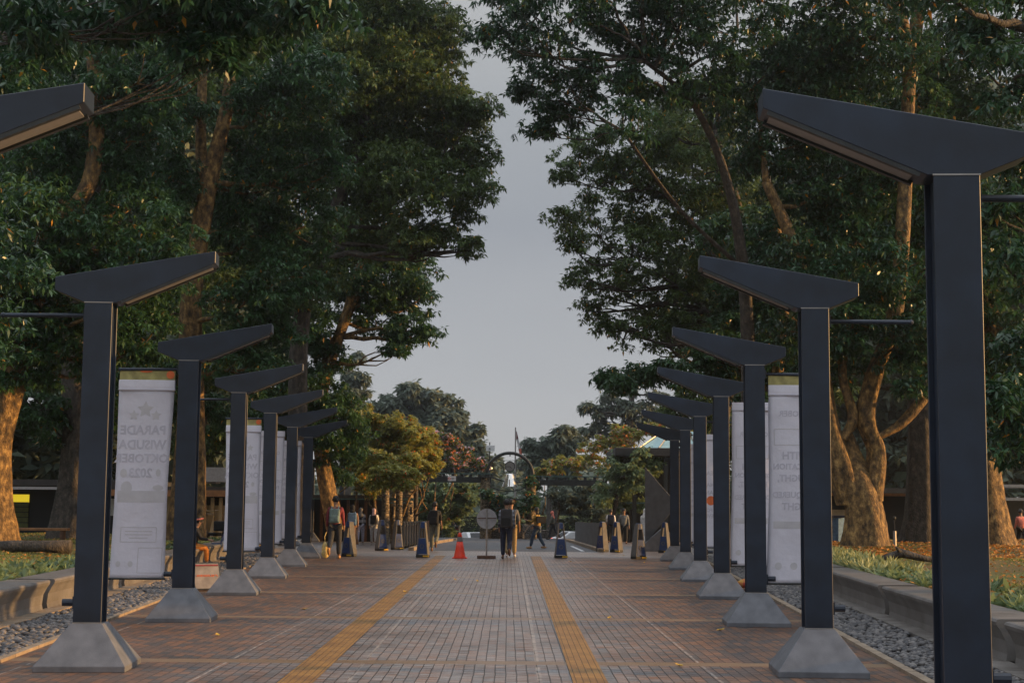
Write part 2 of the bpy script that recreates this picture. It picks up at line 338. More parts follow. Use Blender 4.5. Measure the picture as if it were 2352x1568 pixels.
M['gravelbed'] = mat('gravel_bed', (.045, .043, .042), .8, 30, .4, 1, 50)
M['ground'] = mat('far_ground', (.05, .065, .03), .9, .6, .4, .5, 8)
# ------------------------------------------------------------------ leaf meshes
def leaf_mesh(name, mats, C, k, size, asp=.33, droop=.5, seed=1, parent=None, up=None, tags=None, mi=None, vary=1.0):
    """C: (n,3) rosette centres; k leaves per rosette"""
    rg = np.random.default_rng(seed); n = len(C) * k; NLEAF[0] += n
    c = np.repeat(C, k, 0)
    az = rg.uniform(0, 2 * math.pi, n); 
    if up is None: el = rg.normal(-droop, .45, n)
    else: el = rg.normal(up, .3, n)
    d = np.stack([np.cos(az) * np.cos(el), np.sin(az) * np.cos(el), np.sin(el)], 1)
    h = np.stack([-np.sin(az), np.cos(az), np.zeros(n)], 1); tw = rg.normal(0, .55, n)[:, None]
    nn = np.cross(d, h); s_ = h * np.cos(tw) + nn * np.sin(tw)
    Ln = (size * rg.uniform(.65, 1.25, n))[:, None]
    b = c + d * Ln * .08; mid = c + d * Ln * .5; sag = np.zeros_like(d); sag[:, 2] = -Ln[:, 0] * .16
    P = np.stack([b, mid + s_ * Ln * asp * .5, c + d * Ln + sag, mid - s_ * Ln * asp * .5], 1).reshape(-1, 3)
    me = bpy.data.meshes.new(name); me.vertices.add(4 * n); me.vertices.foreach_set('co', P.astype('f4').ravel())
    me.loops.add(4 * n); me.loops.foreach_set('vertex_index', np.arange(4 * n, dtype='i4'))
    me.polygons.add(n); me.polygons.foreach_set('loop_start', np.arange(0, 4 * n, 4, dtype='i4')); me.polygons.foreach_set('loop_total', np.full(n, 4, 'i4'))
    rv = np.repeat(rg.uniform(0, 1, len(C)), k) * .6 * vary + rg.uniform(0, 1, n) * (1 - .6 * vary)
    od = rg.uniform(0, 1, n) > .994; rv = np.clip(rv, 0, .95); rv[od] = 1
    a = me.attributes.new('var', 'FLOAT', 'POINT'); a.data.foreach_set('value', np.repeat(rv, 4).astype('f4'))
    for m_ in (mats if isinstance(mats, list) else [mats]): me.materials.append(m_)
    me.update(calc_edges=True); o = bpy.data.objects.new(name, me); link(o)
    if parent: o.parent = parent
    return o
NLEAF = [0]
def lobe_points(lobes, rg, clump_d=9.0, ros=26, cr=(.42, .78), flat=.85):
    """lobes: list of (Vector centre, radius). returns clump-structured rosette centres and clump centres"""
    out = []; cl = []
    for c, r in lobes:
        n = max(7, int(clump_d * r * r)); v = rg.normal(size=(n, 3)); v /= np.linalg.norm(v, axis=1)[:, None]
        rad = r * rg.uniform(.5, 1.04, n) ; cc = np.array(c)[None] + v * rad[:, None] * np.array([1, 1, .88])[None]
        q = rg.uniform(cr[0], cr[1], n) * min(1.25, max(.6, r / 1.6))
        m_ = rg.normal(size=(n, ros, 3)); m_ /= np.linalg.norm(m_, axis=2)[..., None]; m_[..., 2] = np.abs(m_[..., 2]) * 1.3 - .35
        p = cc[:, None] + m_ * (q[:, None, None] * rg.uniform(.45, 1.1, (n, ros))[..., None]) * np.array([1.15, 1.15, flat])
        out.append(p.reshape(-1, 3)); cl.append(cc)
    return np.concatenate(out), cl
def limb_path(a, b, rg, sag=.15, n=7, jit=.05):
    a = Vector(a); b = Vector(b); L_ = (b - a).length; pts = []
    off = Vector(rg.normal(size=3)) * L_ * jit
    for i in range(n + 1):
        t = i / n; p = a.lerp(b, t); bow = math.sin(math.pi * t)
        p = p + off * bow + Vector((0, 0, 1)) * L_ * sag * bow * (t - .0) * -1 + Vector(rg.normal(size=3)) * L_ * .012 * bow
        pts.append(p)
    return pts
def smooth_path(pts, sub=4):
    out = []; P = [Vector(p) for p in pts]
    for i in range(len(P) - 1):
        p0, p1, p2, p3 = P[max(i - 1, 0)], P[i], P[i + 1], P[min(i + 2, len(P) - 1)]
        for k in range(sub):
            t = k / sub
            out.append(.5 * ((2 * p1) + (p2 - p0) * t + (2 * p0 - 5 * p1 + 4 * p2 - p3) * t * t + (3 * p1 - p0 - 3 * p2 + p3) * t ** 3))
    out.append(P[-1]); return out
def lerp_list(a, sub):
    o = []
    for i in range(len(a) - 1): o += [a[i] + (a[i + 1] - a[i]) * k / sub for k in range(sub)]
    return o + [a[-1]]
def fluted(mb, pts, rad, n=20, flute=.12, seed=0, lobes=5):
    pts = smooth_path(pts, 5); rad = lerp_list(rad, 5); rg = random.Random(seed); ph = [rg.uniform(0, 6.28) for _ in range(3)]
    vs = []; m_ = len(pts)
    for i, p in enumerate(pts):
        low = max(0, 1 - i / m_ * 1.3)
        for k in range(n):
            q = 2 * math.pi * k / n
            f = 1 + flute * (.5 + low) * math.sin(lobes * q + ph[0] + i * .05) + flute * .6 * math.sin(3 * q + ph[1] - i * .1) + rg.uniform(-.02, .02)
            vs.append(p + Vector((math.cos(q), math.sin(q), 0)) * rad[i] * f)
    fs = [(i * n + k, i * n + (k + 1) % n, (i + 1) * n + (k + 1) % n, (i + 1) * n + k) for i in range(m_ - 1) for k in range(n)]
    fs += [tuple(range((m_ - 1) * n, m_ * n))]
    mb.add(vs, fs)
DENS = 2.7
def tree(name, label, Y, stems, lobes, leafm, barkm, seed, leaf=.19, ros=26, clump=9, k=6, group=None, twigs=3, asp=.34, droop=.5, cat='tree', limbr=.10, base=None, twigr=.03):
    """stems: list of [(u,v,Y,r)...]; lobes: (u,v,rpx[,Y])"""
    rg = np.random.default_rng(seed)
    sw = [[(at(u, v, y), r_) for (u, v, y, r_) in st] for st in stems]
    b0 = sw[0][0][0].copy(); root = thing(name, label, cat, b0, 0, group)
    mb = MB(); allp = []
    for i, st in enumerate(sw):
        P = [p - b0 for p, _ in st]; rr = [r_ for _, r_ in st]
        fluted(mb, P, rr, 18 if rr[0] > .25 else 10, .10 if rr[0] > .25 else .04, seed + i)
        sp_ = smooth_path(P, 4); allp += list(zip(sp_, lerp_list(rr, 4)))
    L3 = []
    for l in lobes:
        y = l[3] if len(l) > 3 else Y + rg.uniform(-1.3, 1.3)
        c = at(l[0], l[1], y); L3.append((c - b0, l[2] * y / F))
    if leaf < .5: leaf *= .86
    C, cl = lobe_points(L3, rg, clump * DENS, int(ros * 1.15))
    for (c, r_), cc in zip(L3, cl):
        cand = [(abs((p - c).length) + (2.5 if p.z > c.z else 0), p, q) for p, q in allp if p.z > min(2.0, c.z * .4)] or [(0, allp[-1][0], allp[-1][1])]
        _, p, q = min(cand, key=lambda t: t[0])
        L_ = (c - p).length; r0 = min(q * .7, limbr * (0.5 + L_ / 6)); pa = limb_path(p, c, rg, .12, 8, .07)
        mb.tube(pa, [r0 + (.25 * r0 - r0) * i / 8 for i in range(9)], 6)
        for j in rg.choice(len(cc), min(twigs, len(cc)), replace=False):
            e = Vector(cc[j]); s_ = pa[int(rg.integers(5, 9))]
            mb.tube(limb_path(s_, e, rg, .1, 4, .08), [r0 * .3 + .006, r0 * .25 + .005, r0 * .2 + .004, r0 * .12 + .003, .004], 5)
    mb.build('trunk', M[barkm], root, smooth=True)
    leaf_mesh('crown', M[leafm], C, k, leaf, asp, droop, seed, root)
    return root
# ------------------------------------------------------------------ setting
def xl(Y): return -4.04 - .0623 * (Y - 14.64)
def xr(Y): return 3.00 + .0633 * (Y - 14.64)
def sheet(name, rows, m, dz=0.0, zf=None):
    """rows: list of (Y, x0, x1); strip following the ground"""
    mb = MB(); nx = 2
    vs = []
    for Y, a, b in rows:
        z = (zf(Y) if zf else zg(Y)) + dz; vs += [(a, Y, z), (b, Y, z)]
    mb.add(vs, [(2 * i, 2 * i + 1, 2 * i + 3, 2 * i + 2) for i in range(len(rows) - 1)])
    return tag(mb.build(name, m), kind='structure')
sheet('ground', [(y, -1500, 1500) for y in (-60, 0, 50, 70, 91, 110, 135, 160, 400, 3000)], M['ground'], -.03)
sheet('plaza', [(-3, xl(-3) - .95, xr(-3) + .85), (50, xl(50) - .95, xr(50) + .85)], M['paving'])
sheet('sidewalk', [(50, -16, 16), (55, -16, 16)], M['paving'])
sheet('sidewalk', [(55, -18, -3.35), (91, -18, -2.6)], M['paving'])
sheet('sidewalk', [(55, 3.25, 18), (91, 3.0, 18)], M['paving'])
sheet('road', [(55, -3.35, 3.25), (60, -3.35, 3.25), (70, -3.1, 3.15), (91, -2.6, 3.0), (110, -9, 9), (160, -12, 12)], M['asphalt'])
sheet('road', [(80, -30, 30), (91, -30, 30)], M['asphalt'], .004)
for sx, a, b in ((-1, 1.9, 2.1), (1, .765, .88)):
    me = MB(); wdt = .16
    c0, c1 = (sx * a, 13.7), (sx * b, 46.7); k_ = (c1[0] - c0[0]) / 33.0
    y0, y1 = 2.0, 48.8
    X0 = c0[0] + k_ * (y0 - 13.7); X1 = c0[0] + k_ * (y1 - 13.7)
    an = -math.atan(k_)
    me.add([(-wdt, 0, 0), (wdt, 0, 0), (wdt, y1 - y0, 0), (-wdt, y1 - y0, 0)], [(0, 1, 2, 3)])
    o = me.build('tactile_strip', M['tactile']); o.location = (X0, y0, .004); o.rotation_euler.z = an; tag(o, kind='structure')
# cross strip of smooth kerb at the end of the plaza and kerbs of the road mouth
def kerb_line(name, pts, w_, h_, label, mtl='kerb', dz=0):
    mb = MB()
    for (xa, ya), (xb, yb) in zip(pts[:-1], pts[1:]):
        d = Vector((xb - xa, yb - ya, 0)); L_ = d.length; d.normalize(); s_ = Vector((-d.y, d.x, 0)) * w_ / 2
        A = Vector((xa, ya, zg(ya) + dz)); B_ = Vector((xb, yb, zg(yb) + dz)); n = max(1, int(L_ / 1.0))
        for i in range(n):
            p = A.lerp(B_, (i + .008) / n); q = A.lerp(B_, (i + .992) / n); u_ = Vector((0, 0, h_)); dn = Vector((0, 0, -.05))
            mb.add([p - s_ + dn, q - s_ + dn, q + s_ + dn, p + s_ + dn, p - s_ + u_, q - s_ + u_, q + s_ + u_, p + s_ + u_], [(3, 2, 1, 0), (4, 5, 6, 7), (0, 1, 5, 4), (1, 2, 6, 5), (2, 3, 7, 6), (3, 0, 4, 7)])
    return tag(mb.build(name, M[mtl]), kind='structure')
kerb_line('kerb', [(xl(-2) - .95 - .05, -2), (xl(50) - 1.0, 50)], .10, .035, '')
kerb_line('kerb', [(xr(-2) + .9, -2), (xr(50) + .9, 50)], .10, .035, '')
kerb_line('kerb', [(-3.45, 55), (-3.3, 70), (-2.75, 80)], .2, .12, '')
kerb_line('kerb', [(3.35, 55), (3.25, 70), (3.1, 80)], .2, .12, '')
kerb_line('road_line', [(2.75, 56), (2.75, 66)], .12, .009, '', 'white')
BL, BR = -2.2, 2.05
kerb_line('ledge', [(xl(4) + BL + .12, 4), (xl(50) + BL + .12, 50)], .30, .05, '')
kerb_line('ledge', [(xr(4) + BR - .12, 4), (xr(50) + BR - .12, 50)], .30, .05, '', 'concrete')
sheet('gravel_bed', [(2, xl(2) + BL, xl(2) - .95), (50, xl(50) + BL, xl(50) - .95)], M['gravelbed'], -.01)
sheet('gravel_bed', [(2, xr(2) + .85, xr(2) + BR), (50, xr(50) + .85, xr(50) + BR)], M['gravelbed'], -.01)
def pebbles(name, label, xf0, xf1, seed):
    rg = np.random.default_rng(seed); bm = bmesh.new(); bmesh.ops.create_icosphere(bm, subdivisions=1, radius=1)
    bv = np.array([v.co[:] for v in bm.verts]); bf = np.array([[v.index for v in f.verts] for f in bm.faces]); bm.free()
    n = 7500; Y = 9 + 40 * rg.uniform(0, 1, n) ** 1.5; t = rg.uniform(0, 1, n)
    x = np.array([xf0(y) for y in Y]) * (1 - t) + np.array([xf1(y) for y in Y]) * t
    s_ = rg.uniform(.020, .042, n) * (1 + Y / 70); sc = np.stack([s_ * rg.uniform(.8, 1.4, n), s_ * rg.uniform(.8, 1.3, n), s_ * rg.uniform(.5, .8, n)], 1)
    a = rg.uniform(0, 6.28, n); ca, sa = np.cos(a), np.sin(a)
    V = bv[None] * sc[:, None]; V = V * (1 + rg.normal(0, .05, V.shape))
    VX = V[..., 0] * ca[:, None] - V[..., 1] * sa[:, None]; VY = V[..., 0] * sa[:, None] + V[..., 1] * ca[:, None]
    P = np.stack([VX + x[:, None], VY + Y[:, None], V[..., 2] + rg.uniform(.0, .035, n)[:, None]], 2).reshape(-1, 3)
    Fc = (bf[None] + (np.arange(n) * len(bv))[:, None, None]).reshape(-1, 3); nf = len(Fc)
    me = bpy.data.meshes.new(name); me.vertices.add(len(P)); me.vertices.foreach_set('co', P.astype('f4').ravel())
    me.loops.add(nf * 3); me.loops.foreach_set('vertex_index', Fc.astype('i4').ravel()); me.polygons.add(nf)
    me.polygons.foreach_set('loop_start', np.arange(0, nf * 3, 3, dtype='i4')); me.polygons.foreach_set('loop_total', np.full(nf, 3, 'i4'))
    me.polygons.foreach_set('use_smooth', np.ones(nf, bool))
    at_ = me.attributes.new('var', 'FLOAT', 'POINT'); at_.data.foreach_set('value', np.repeat(rg.uniform(0, 1, n) ** 1.5, len(bv)).astype('f4'))
    me.materials.append(M['pebble']); me.update(calc_edges=True); o = link(bpy.data.objects.new(name, me)); return tag(o, label, 'gravel', kind='stuff')
pebbles('gravel', 'dark rounded pebbles between the left lamp row and the left benches', lambda y: xl(y) + BL + .28, lambda y: xl(y) - 1.02, 5)
pebbles('gravel', 'grey rounded pebbles between the right lamp row and the right benches', lambda y: xr(y) + .97, lambda y: xr(y) + BR - .28, 6)
# lawns
def lawn_z(x, Y, sx):
    e = abs(x) - (abs(xl(Y) + BL) if sx < 0 else abs(xr(Y) + BR)) - .5
    rise = .22 * (1 - math.exp(-max(e, 0) / 3)) 
    return .40 + rise + .05 * math.sin(x * .9 + Y * .4) * min(1, max(e, 0)) - max(0, Y - 46) * .018
def lawn(sx):
    mb = MB(); ny, nx = 60, 30; vs = []
    for i in range(ny):
        Y = 2 + i * 1.02
        x0 = (xl(Y) + BL - .53) if sx < 0 else (xr(Y) + BR + .53)
        for j in range(nx):
            x = x0 + sx * (j / (nx - 1)) ** 1.6 * 45; vs.append((x, Y, lawn_z(x, Y, sx)))
    fs = []
    for i in range(ny - 1):
        for j in range(nx - 1):
            a = i * nx + j; fs.append((a, a + 1, a + nx + 1, a + nx) if sx > 0 else (a, a + nx, a + nx + 1, a + 1))
    # skirt
    b = len(vs)
    for i in range(ny): vs.append((vs[i * nx][0], vs[i * nx][1], -.05))
    fs += [(i * nx, (i + 1) * nx, b + i + 1, b + i) for i in range(ny - 1)]
    b = len(vs)
    for j in range(nx): q = vs[(ny - 1) * nx + j]; vs.append((q[0], q[1] + .8, -.4))
    fs += [((ny - 1) * nx + j, (ny - 1) * nx + j + 1, b + j + 1, b + j) for j in range(nx - 1)]
    mb.add(vs, fs); return tag(mb.build('lawn', M['lawn'], smooth=True), kind='structure')
lawn(-1); lawn(1)
def scatter_lawn(name, label, cat, sx, n, size, m_, seed, k=3, up=None, asp=.3, emin=.1, emax=12, y0=12, y1=58, zo=.01, patch=None):
    rg = np.random.default_rng(seed); pts = []
    while len(pts) < n:
        Y = y0 + (y1 - y0) * rg.uniform() ** 1.1; e = emin + (emax - emin) * rg.uniform() ** 1.4
        x0 = (xl(Y) + BL - .53) if sx < 0 else (xr(Y) + BR + .53); x = x0 + sx * e
        if patch and patch(x, Y, rg): continue
        pts.append((x, Y, lawn_z(x, Y, sx) + zo))
    o = leaf_mesh(name, m_, np.array(pts), k, size, asp, 0, seed, None, up)
    return tag(o, label, cat, kind='stuff')
def gp(x, Y, rg): return math.sin(x * .8 + 1.3) * math.cos(Y * .35) + rg.normal() * .5 < -.15
for sx, wd in ((-1, 'left'), (1, 'right')):
    scatter_lawn('grass', 'short green grass growing on the %s lawn behind the benches' % wd, 'grass', sx, 34000, .06, M['grassblade'], 11 + sx, 3, 1.1, .25, .05, 14, zo=0, patch=gp)
    scatter_lawn('fallen_leaves', 'orange and brown leaf litter scattered over the %s lawn' % wd, 'leaf litter', sx, 7500, .10, M['litter'], 21 + sx, 1, .1, .5, .1, 16, zo=.02)
    scatter_lawn('border_plants', 'low leafy ground cover along the back of the %s benches' % wd, 'ground cover', sx, 300 if sx > 0 else 420, .22, M['leafV'], 31 + sx, 9, .75, .3, .08, 1.0, y0=13, y1=50, zo=0)
scatter_lawn('fallen_leaves', 'thick golden leaf litter round the foot of the big forked tree on the right', 'leaf litter', 1, 5200, .13, M['litter'], 91, 1, .1, .5, 1.2, 9, y0=33, y1=50, zo=.03)
scatter_lawn('lily_turf', 'pale green striped tufts edging the right lawn near the big forked tree', 'ground cover', 1, 260, .30, M['striped'], 44, 12, .9, .14, .05, .9, y0=27, y1=40, zo=0)
# ------------------------------------------------------------------ lamps
LG_L, LG_R = 'slanted-arm lamps along the left side of the walk', 'slanted-arm lamps along the right side of the walk'
def make_lamp(sx, label, group, loc, rz, bar=True, low=True):
    """sx=+1: long arm towards +x. local origin = base centre"""
    t = thing('lamp_post', label, 'lamp post', loc, rz, group); t.scale = (1, 1, 1.01)
    b = MB(); hb = .43
    b.add([(-hb, -hb, 0), (hb, -hb, 0), (hb, hb, 0), (-hb, hb, 0), (-hb, -hb, .055), (hb, -hb, .055), (hb, hb, .055), (-hb, hb, .055),
           (-.15, -.16, .43), (.15, -.16, .43), (.15, .16, .43), (-.15, .16, .43)],
          [(3, 2, 1, 0), (0, 1, 5, 4), (1, 2, 6, 5), (2, 3, 7, 6), (3, 0, 4, 7), (4, 5, 9, 8), (5, 6, 10, 9), (6, 7, 11, 10), (7, 4, 8, 11), (8, 9, 10, 11)])
    b.build('base', M['lampbase'], t, bevel=.006)
    p = MB(); z0, z1 = .432, 3.52
    p.box((0, -.13, (z0 + z1) / 2), (.27, .022, z1 - z0)); p.box((0, .13, (z0 + z1) / 2), (.27, .022, z1 - z0)); p.box((-sx * .01, 0, (z0 + z1) / 2), (.225, .236, z1 - z0))
    p.build('post', M['lamp'], t, bevel=.003, seg=1)
    a = MB(); out = [(-.43, 3.64), (-.135, 3.522), (.17, 3.522), (1.13, 3.93), (1.13, 4.05), (-.43, 3.77)]
    pts = [(sx * x, z) for x, z in out]
    if sx < 0: pts = pts[::-1]
    a.prism(pts, -.142, .142); a.build('arm', M['lamp'], t, bevel=.004, seg=1)
    # recessed light strip under the long arm
    l = MB(); A = Vector((sx * .21, 0, 3.535)); B_ = Vector((sx * 1.10, 0, 3.914)); d = (B_ - A).normalized(); n_ = Vector((d.z, 0, -d.x)) * sx
    if n_.z > 0: n_ = -n_
    def strip(mb, a0, b0, w_, t0, t1):
        vs = [q + Vector((0, y, 0)) + n_ * k for k in (t0, t1) for q in (a0, b0) for y in (-w_, w_)]
        mb.add(vs, [(0, 1, 3, 2), (4, 6, 7, 5), (0, 2, 6, 4), (1, 5, 7, 3), (0, 4, 5, 1), (2, 3, 7, 6)])
    strip(l, A + d * .03, B_ - d * .02, .085, -.01, .010); l.build('light_strip', M['lens'], t)
    fr = MB()
    for yy in (-.118, .118):
        vs = [q + Vector((0, yy + y, 0)) + n_ * k for k in (-.01, .022) for q in (A, B_) for y in (-.02, .02)]
        fr.add(vs, [(0, 1, 3, 2), (4, 6, 7, 5), (0, 2, 6, 4), (1, 5, 7, 3), (0, 4, 5, 1), (2, 3, 7, 6)])
    fr.build('strip_frame', M['darksteel'], t)
    for z_ in (3.524, .436): q = MB(); q.box((0, -.1425, z_), (.28, .006, .010)); q.build('weld_seam', M['galv'], t)
    if bar:
        q = MB(); q.box((-sx * .15, 0, 3.41), (.03, .09, .12)); q.tube([(-sx * .16, 0, 3.41), (-sx * .96, 0, 3.40)], .022, 10); q.ell((-sx * .96, 0, 3.40), (.028, .028, .028), 8, 6); q.build('banner_bar', M['lamp'], t)
    if low:
        q = MB(); q.box((-sx * .15, 0, .62), (.03, .09, .12)); q.tube([(-sx * .16, 0, .62), (-sx * .27, 0, .62)], .035, 10); q.build('bar_socket', M['lamp'], t)
    return t
aL = math.atan(.062); aR = -math.atan(.0633)
ordn = ['nearest', 'second', 'third', 'fourth', 'fifth', 'sixth', 'seventh']
Ldesc = {0: 'dark slanted lamp arm poking in from the left edge, its post out of frame',
 1: 'nearest full lamp post on the left, with an empty bar sticking out left',
 2: 'second full left lamp post, carrying the biggest pale banner with faint mirrored lettering',
 3: 'third full left lamp post, standing in front of the second big left banner',
 4: 'fourth full left lamp post, carrying the second banner with a yellow header',
 5: 'fifth full left lamp post, next in front of the last white banner on the left',
 6: 'sixth left lamp post, last of its row, left of the man in maroon'}
Rdesc = {0: 'huge closest lamp post at the right edge, its base cut off below',
 1: 'second lamp post on the right, with a full base and an empty bar reaching right',
 2: 'third lamp post on the right, carrying the tall banner with the olive header strip',
 3: 'fourth lamp post on the right, carrying the plain headed banner that twists at the bottom',
 4: 'fifth lamp post on the right, without a banner, beside the orange disc banner',
 5: 'sixth lamp post on the right, just before the last lamp of the row',
 6: 'seventh right lamp post, last of the near row, beside the angular grey sculpture'}
for k in range(7):
    Y = 14.64 + 6.1 * (k - 1) + .43
    make_lamp(1, Ldesc[k], LG_L, (xl(Y), Y, 0), aL, True, k != 0)
    Y = 14.64 + 6.1 * (k - 1) + .43
    make_lamp(-1, Rdesc[k], LG_R, (xr(Y), Y, 0), aR, True, True)
for (u, v, Y), ds in zip(((733, 1034, 62), (771, 1053, 73), (808, 1066, 83), (829, 1077, 94)),
     ('distant left lamp just behind the sixth post, only its arm tip showing', 'distant left lamp above the head of the man in the maroon hoodie', 'distant left lamp standing between the hoodie man and the glowing round lamp', 'farthest left lamp, with a small round bulb glowing under its arm')):
    p = at(u, v, Y); make_lamp(1, ds, 'distant lamps past the left row', (p.x - 1.13, Y, zg(Y)), aL, False, False)
for (u, v, Y), ds in zip(((1497, 1072, 89), (1478, 1080, 97)), ('distant right lamp seen in the gap beside the seventh post, slightly higher of two', 'distant right lamp above the angular grey sculpture, slightly lower of two')):
    p = at(u, v, Y); make_lamp(-1, ds, 'distant lamps past the right row', (p.x + 1.13, Y, zg(Y)), aR, False, False)
# ------------------------------------------------------------------ banners
def text_mesh(body, size, m_, parent, loc, mirror=True, ext=.0015, name='lettering', rz=0, bold=.012, res=2):
    cu = bpy.data.curves.new('t', 'FONT'); cu.body = body; cu.size = size; cu.align_x = 'CENTER'; cu.align_y = 'CENTER'; cu.extrude = ext; cu.offset = bold * size; cu.resolution_u = res; cu.space_line = .95
    to = bpy.data.objects.new('t', cu); link(to); bpy.context.view_layer.update()
    me = bpy.data.meshes.new_from_object(to.evaluated_get(bpy.context.evaluated_depsgraph_get())); bpy.data.objects.remove(to)
    mt = Matrix.Translation(loc) @ Matrix.Rotation(rz, 4, 'Z') @ Matrix.Rotation(R(90), 4, 'X') @ Matrix.Diagonal((-1 if mirror else 1, 1, 1, 1))
    me.transform(mt); me.materials.clear(); me.materials.append(m_); o = bpy.data.objects.new(name, me); link(o); o.parent = parent; return o
def star(mb, cx, cz, r_, y=0, ring=False):
    pts = [(cx + (r_ if i % 2 == 0 else r_ * .5) * math.sin(i * math.pi / 5), cz + (r_ if i % 2 == 0 else r_ * .5) * math.cos(i * math.pi / 5)) for i in range(10)]
    mb.prism(pts[::-1], y - .0015, y + .001)
def ringbox(mb, pts, wd, y):
    n = len(pts)
    for i in range(n):
        a, b = Vector(pts[i]), Vector(pts[(i + 1) % n]); d = (b - a).normalized(); s_ = Vector((-d.y, d.x)) * wd / 2
        q = [a - s_, b - s_, b + s_, a + s_]; mb.prism([(p.x, p.y) for p in q], y - .0015, y + .001)
def banner(label, lampY, sx, header, kind, wd=.76, hang=2.86, sway=0, group='white cloth banners hanging from the lamp bars', grp=None):
    X = xl(lampY) if sx < 0 else xr(lampY)
    rz = aL if sx < 0 else aR
    x_in = .2 + wd / 2
    off = Vector((sx * x_in, 0, 0)); off.rotate(Euler((0, 0, rz)))
    t = thing('banner', label, 'banner', (X + off.x, lampY + off.y, .56), rz, group)
    top = 3.29 if header else 3.46; Z = top - .56
    def fx(x, z): return x + sway * (1 - z / Z) * .10 * (1 + .4 * x)
    def fy(x, z): return .012 * math.sin(x * 7 + z * 2.1 + sx) + .014 * math.sin(z * 3.3) * (1 - z / Z) + .02 * (1 - z / Z)
    nx, nz = 12, 40; mb = MB(); vs = []; zt = Z - .14
    for side in (0, 1):
        for j in range(nz + 1):
            for i in range(nx + 1):
                x = -wd / 2 + wd * i / nx; z = zt * j / nz; xx = fx(x, z) * (1 - .05 * math.sin(math.pi * z / zt) ** 2)
                vs.append((xx, fy(x, z) - .012 + .004 * side, z))
    n1 = nx + 1; o2 = n1 * (nz + 1); fs = []
    for j in range(nz):
        for i in range(nx):
            a = j * n1 + i; fs.append((a, a + 1, a + n1 + 1, a + n1)); fs.append((o2 + a, o2 + a + n1, o2 + a + n1 + 1, o2 + a + 1))
    bd = [i for i in range(n1)] + [j * n1 + nx for j in range(1, nz + 1)] + [nz * n1 + i for i in range(nx - 1, -1, -1)] + [j * n1 for j in range(nz - 1, 0, -1)]
    for a, b_ in zip(bd, bd[1:] + bd[:1]): fs.append((a, o2 + a, o2 + b_, b_))
    mb.add(vs, fs); mb.build('cloth', M['banner'], t, smooth=True)
    pk = MB()
    pr = [(-.032, zt - .01), (-.036, zt + .05), (-.03, zt + .14), (.03, zt + .14), (.034, zt + .06), (.026, zt - .01)]
    pk.prism([(a, b) for a, b in pr][::-1], -wd / 2 - .005, wd / 2 + .005, 'x'); pk.build('top_pocket', M['banner'], t, bevel=.008)
    sm = MB(); sm.box((0, -.038, zt + .003), (wd + .02, .008, .01)); sm.build('seam', M['ink'], t)
    bt = MB(); bt.tube([(fx(-wd / 2, 0) - .02, .004, .0), (fx(wd / 2, 0) + .02, .004, .0)], .014, 8); bt.build('bottom_rod', M['darksteel'], t)
    if header:
        h_ = MB(); h_.box((0, .012, zt + .21), (wd, .02, .14)); ho = h_.build('header_strip', M['bannerhdr'], t)
        q = MB(); Rm = Matrix.Rotation(R(90), 3, 'X')
        q.lathe([(.001, -.002), (.055, -.002), (.055, .004), (.001, .004)], 20, (wd / 2 - .065, -.001, zt + .215), M=Rm)
        if header == 1:
            q.build('printed_disc', M['orange'], ho); q = MB(); q.lathe([(.001, -.002), (.085, -.002), (.085, .004), (.001, .004)], 20, (-.02, -.001, zt + .262), sy=.22, M=Rm)
        q.build('printed_disc', M['orange'], ho)
    Rm = Matrix.Rotation(R(90), 3, 'X')
    def wrap(o):
        for v_ in o.data.vertices:
            x_, z_ = v_.co.x, v_.co.z; v_.co.x = fx(x_, z_) * (1 - .05 * math.sin(math.pi * min(z_, zt) / zt) ** 2); v_.co.y += fy(x_, z_) - .0135
        return o
    def lines(rows, m_=M['ink'], nm='lettering'):
        for s_, sz, cx, cz in rows: wrap(text_mesh(s_, sz * 1.12, m_, t, (cx, 0, cz), name=nm, bold=.03))
    def pc(nm, fn, m_=M['ink2']):
        q = MB(); fn(q); o = q.build(nm, m_, t)
        bm = bmesh.new(); bm.from_mesh(o.data); bmesh.ops.subdivide_edges(bm, edges=[e for e in bm.edges if e.calc_length() > .12], cuts=3, use_grid_fill=True); bm.to_mesh(o.data); bm.free()
        return wrap(o)
    def disc(cx, cz, a, b, m_=M['ink2']): pc('printed_disc', lambda q: q.lathe([(.001, -.001), (1, -.001), (1, .0015), (.001, .0015)], 18, (cx, 0, cz), M=Rm @ Matrix.Diagonal(Vector((a, b, 1)))), m_)
    if kind == 'parade':
        lines([('PARADE', .155, -.02, 2.03), ('WISUDA', .155, -.02, 1.83), ('OKTOBER', .15, -.02, 1.64), ('2023', .155, -.03, 1.44)])
        for cx, cz, r_ in ((0, 2.32, .12), (-.16, 2.24, .075), (.15, 2.24, .075)): pc('printed_star', lambda q: star(q, cx, cz, r_, 0))
        for c_ in ((-.27, 1.44, .05, .06), (.23, 1.45, .035, .05), (-.22, 1.24, .08, .09), (.24, 1.24, .08, .04), (-.27, .2, .035, .04), (-.1, .2, .035, .04)): disc(*c_)
        for bx in ([(-.26, .50), (.24, .50), (.24, .70), (-.26, .70)], [(.0, .08), (.33, .08), (.33, .42), (.0, .42)]): pc('printed_frame', lambda q: ringbox(q, bx, .010, 0))
        for r_ in range(3): pc('printed_line', lambda q: q.box((-.01, 0, .645 - r_ * .045), (.38 - .12 * (r_ == 2), .002, .012)))
        pc('print_band', lambda q: q.box((0, .001, 1.12), (wd * .9, .002, .16)))
    elif kind == 'right':
        lines([('OKTOBER', .10, .02, 2.33), ('WITH', .13, .0, 1.75), ('DEDICATION', .10, .02, 1.60), ('FOUGHT,', .115, .02, 1.44), ('CONQUERED', .10, .02, 1.21), ('FIGHT', .12, .0, 1.05)])
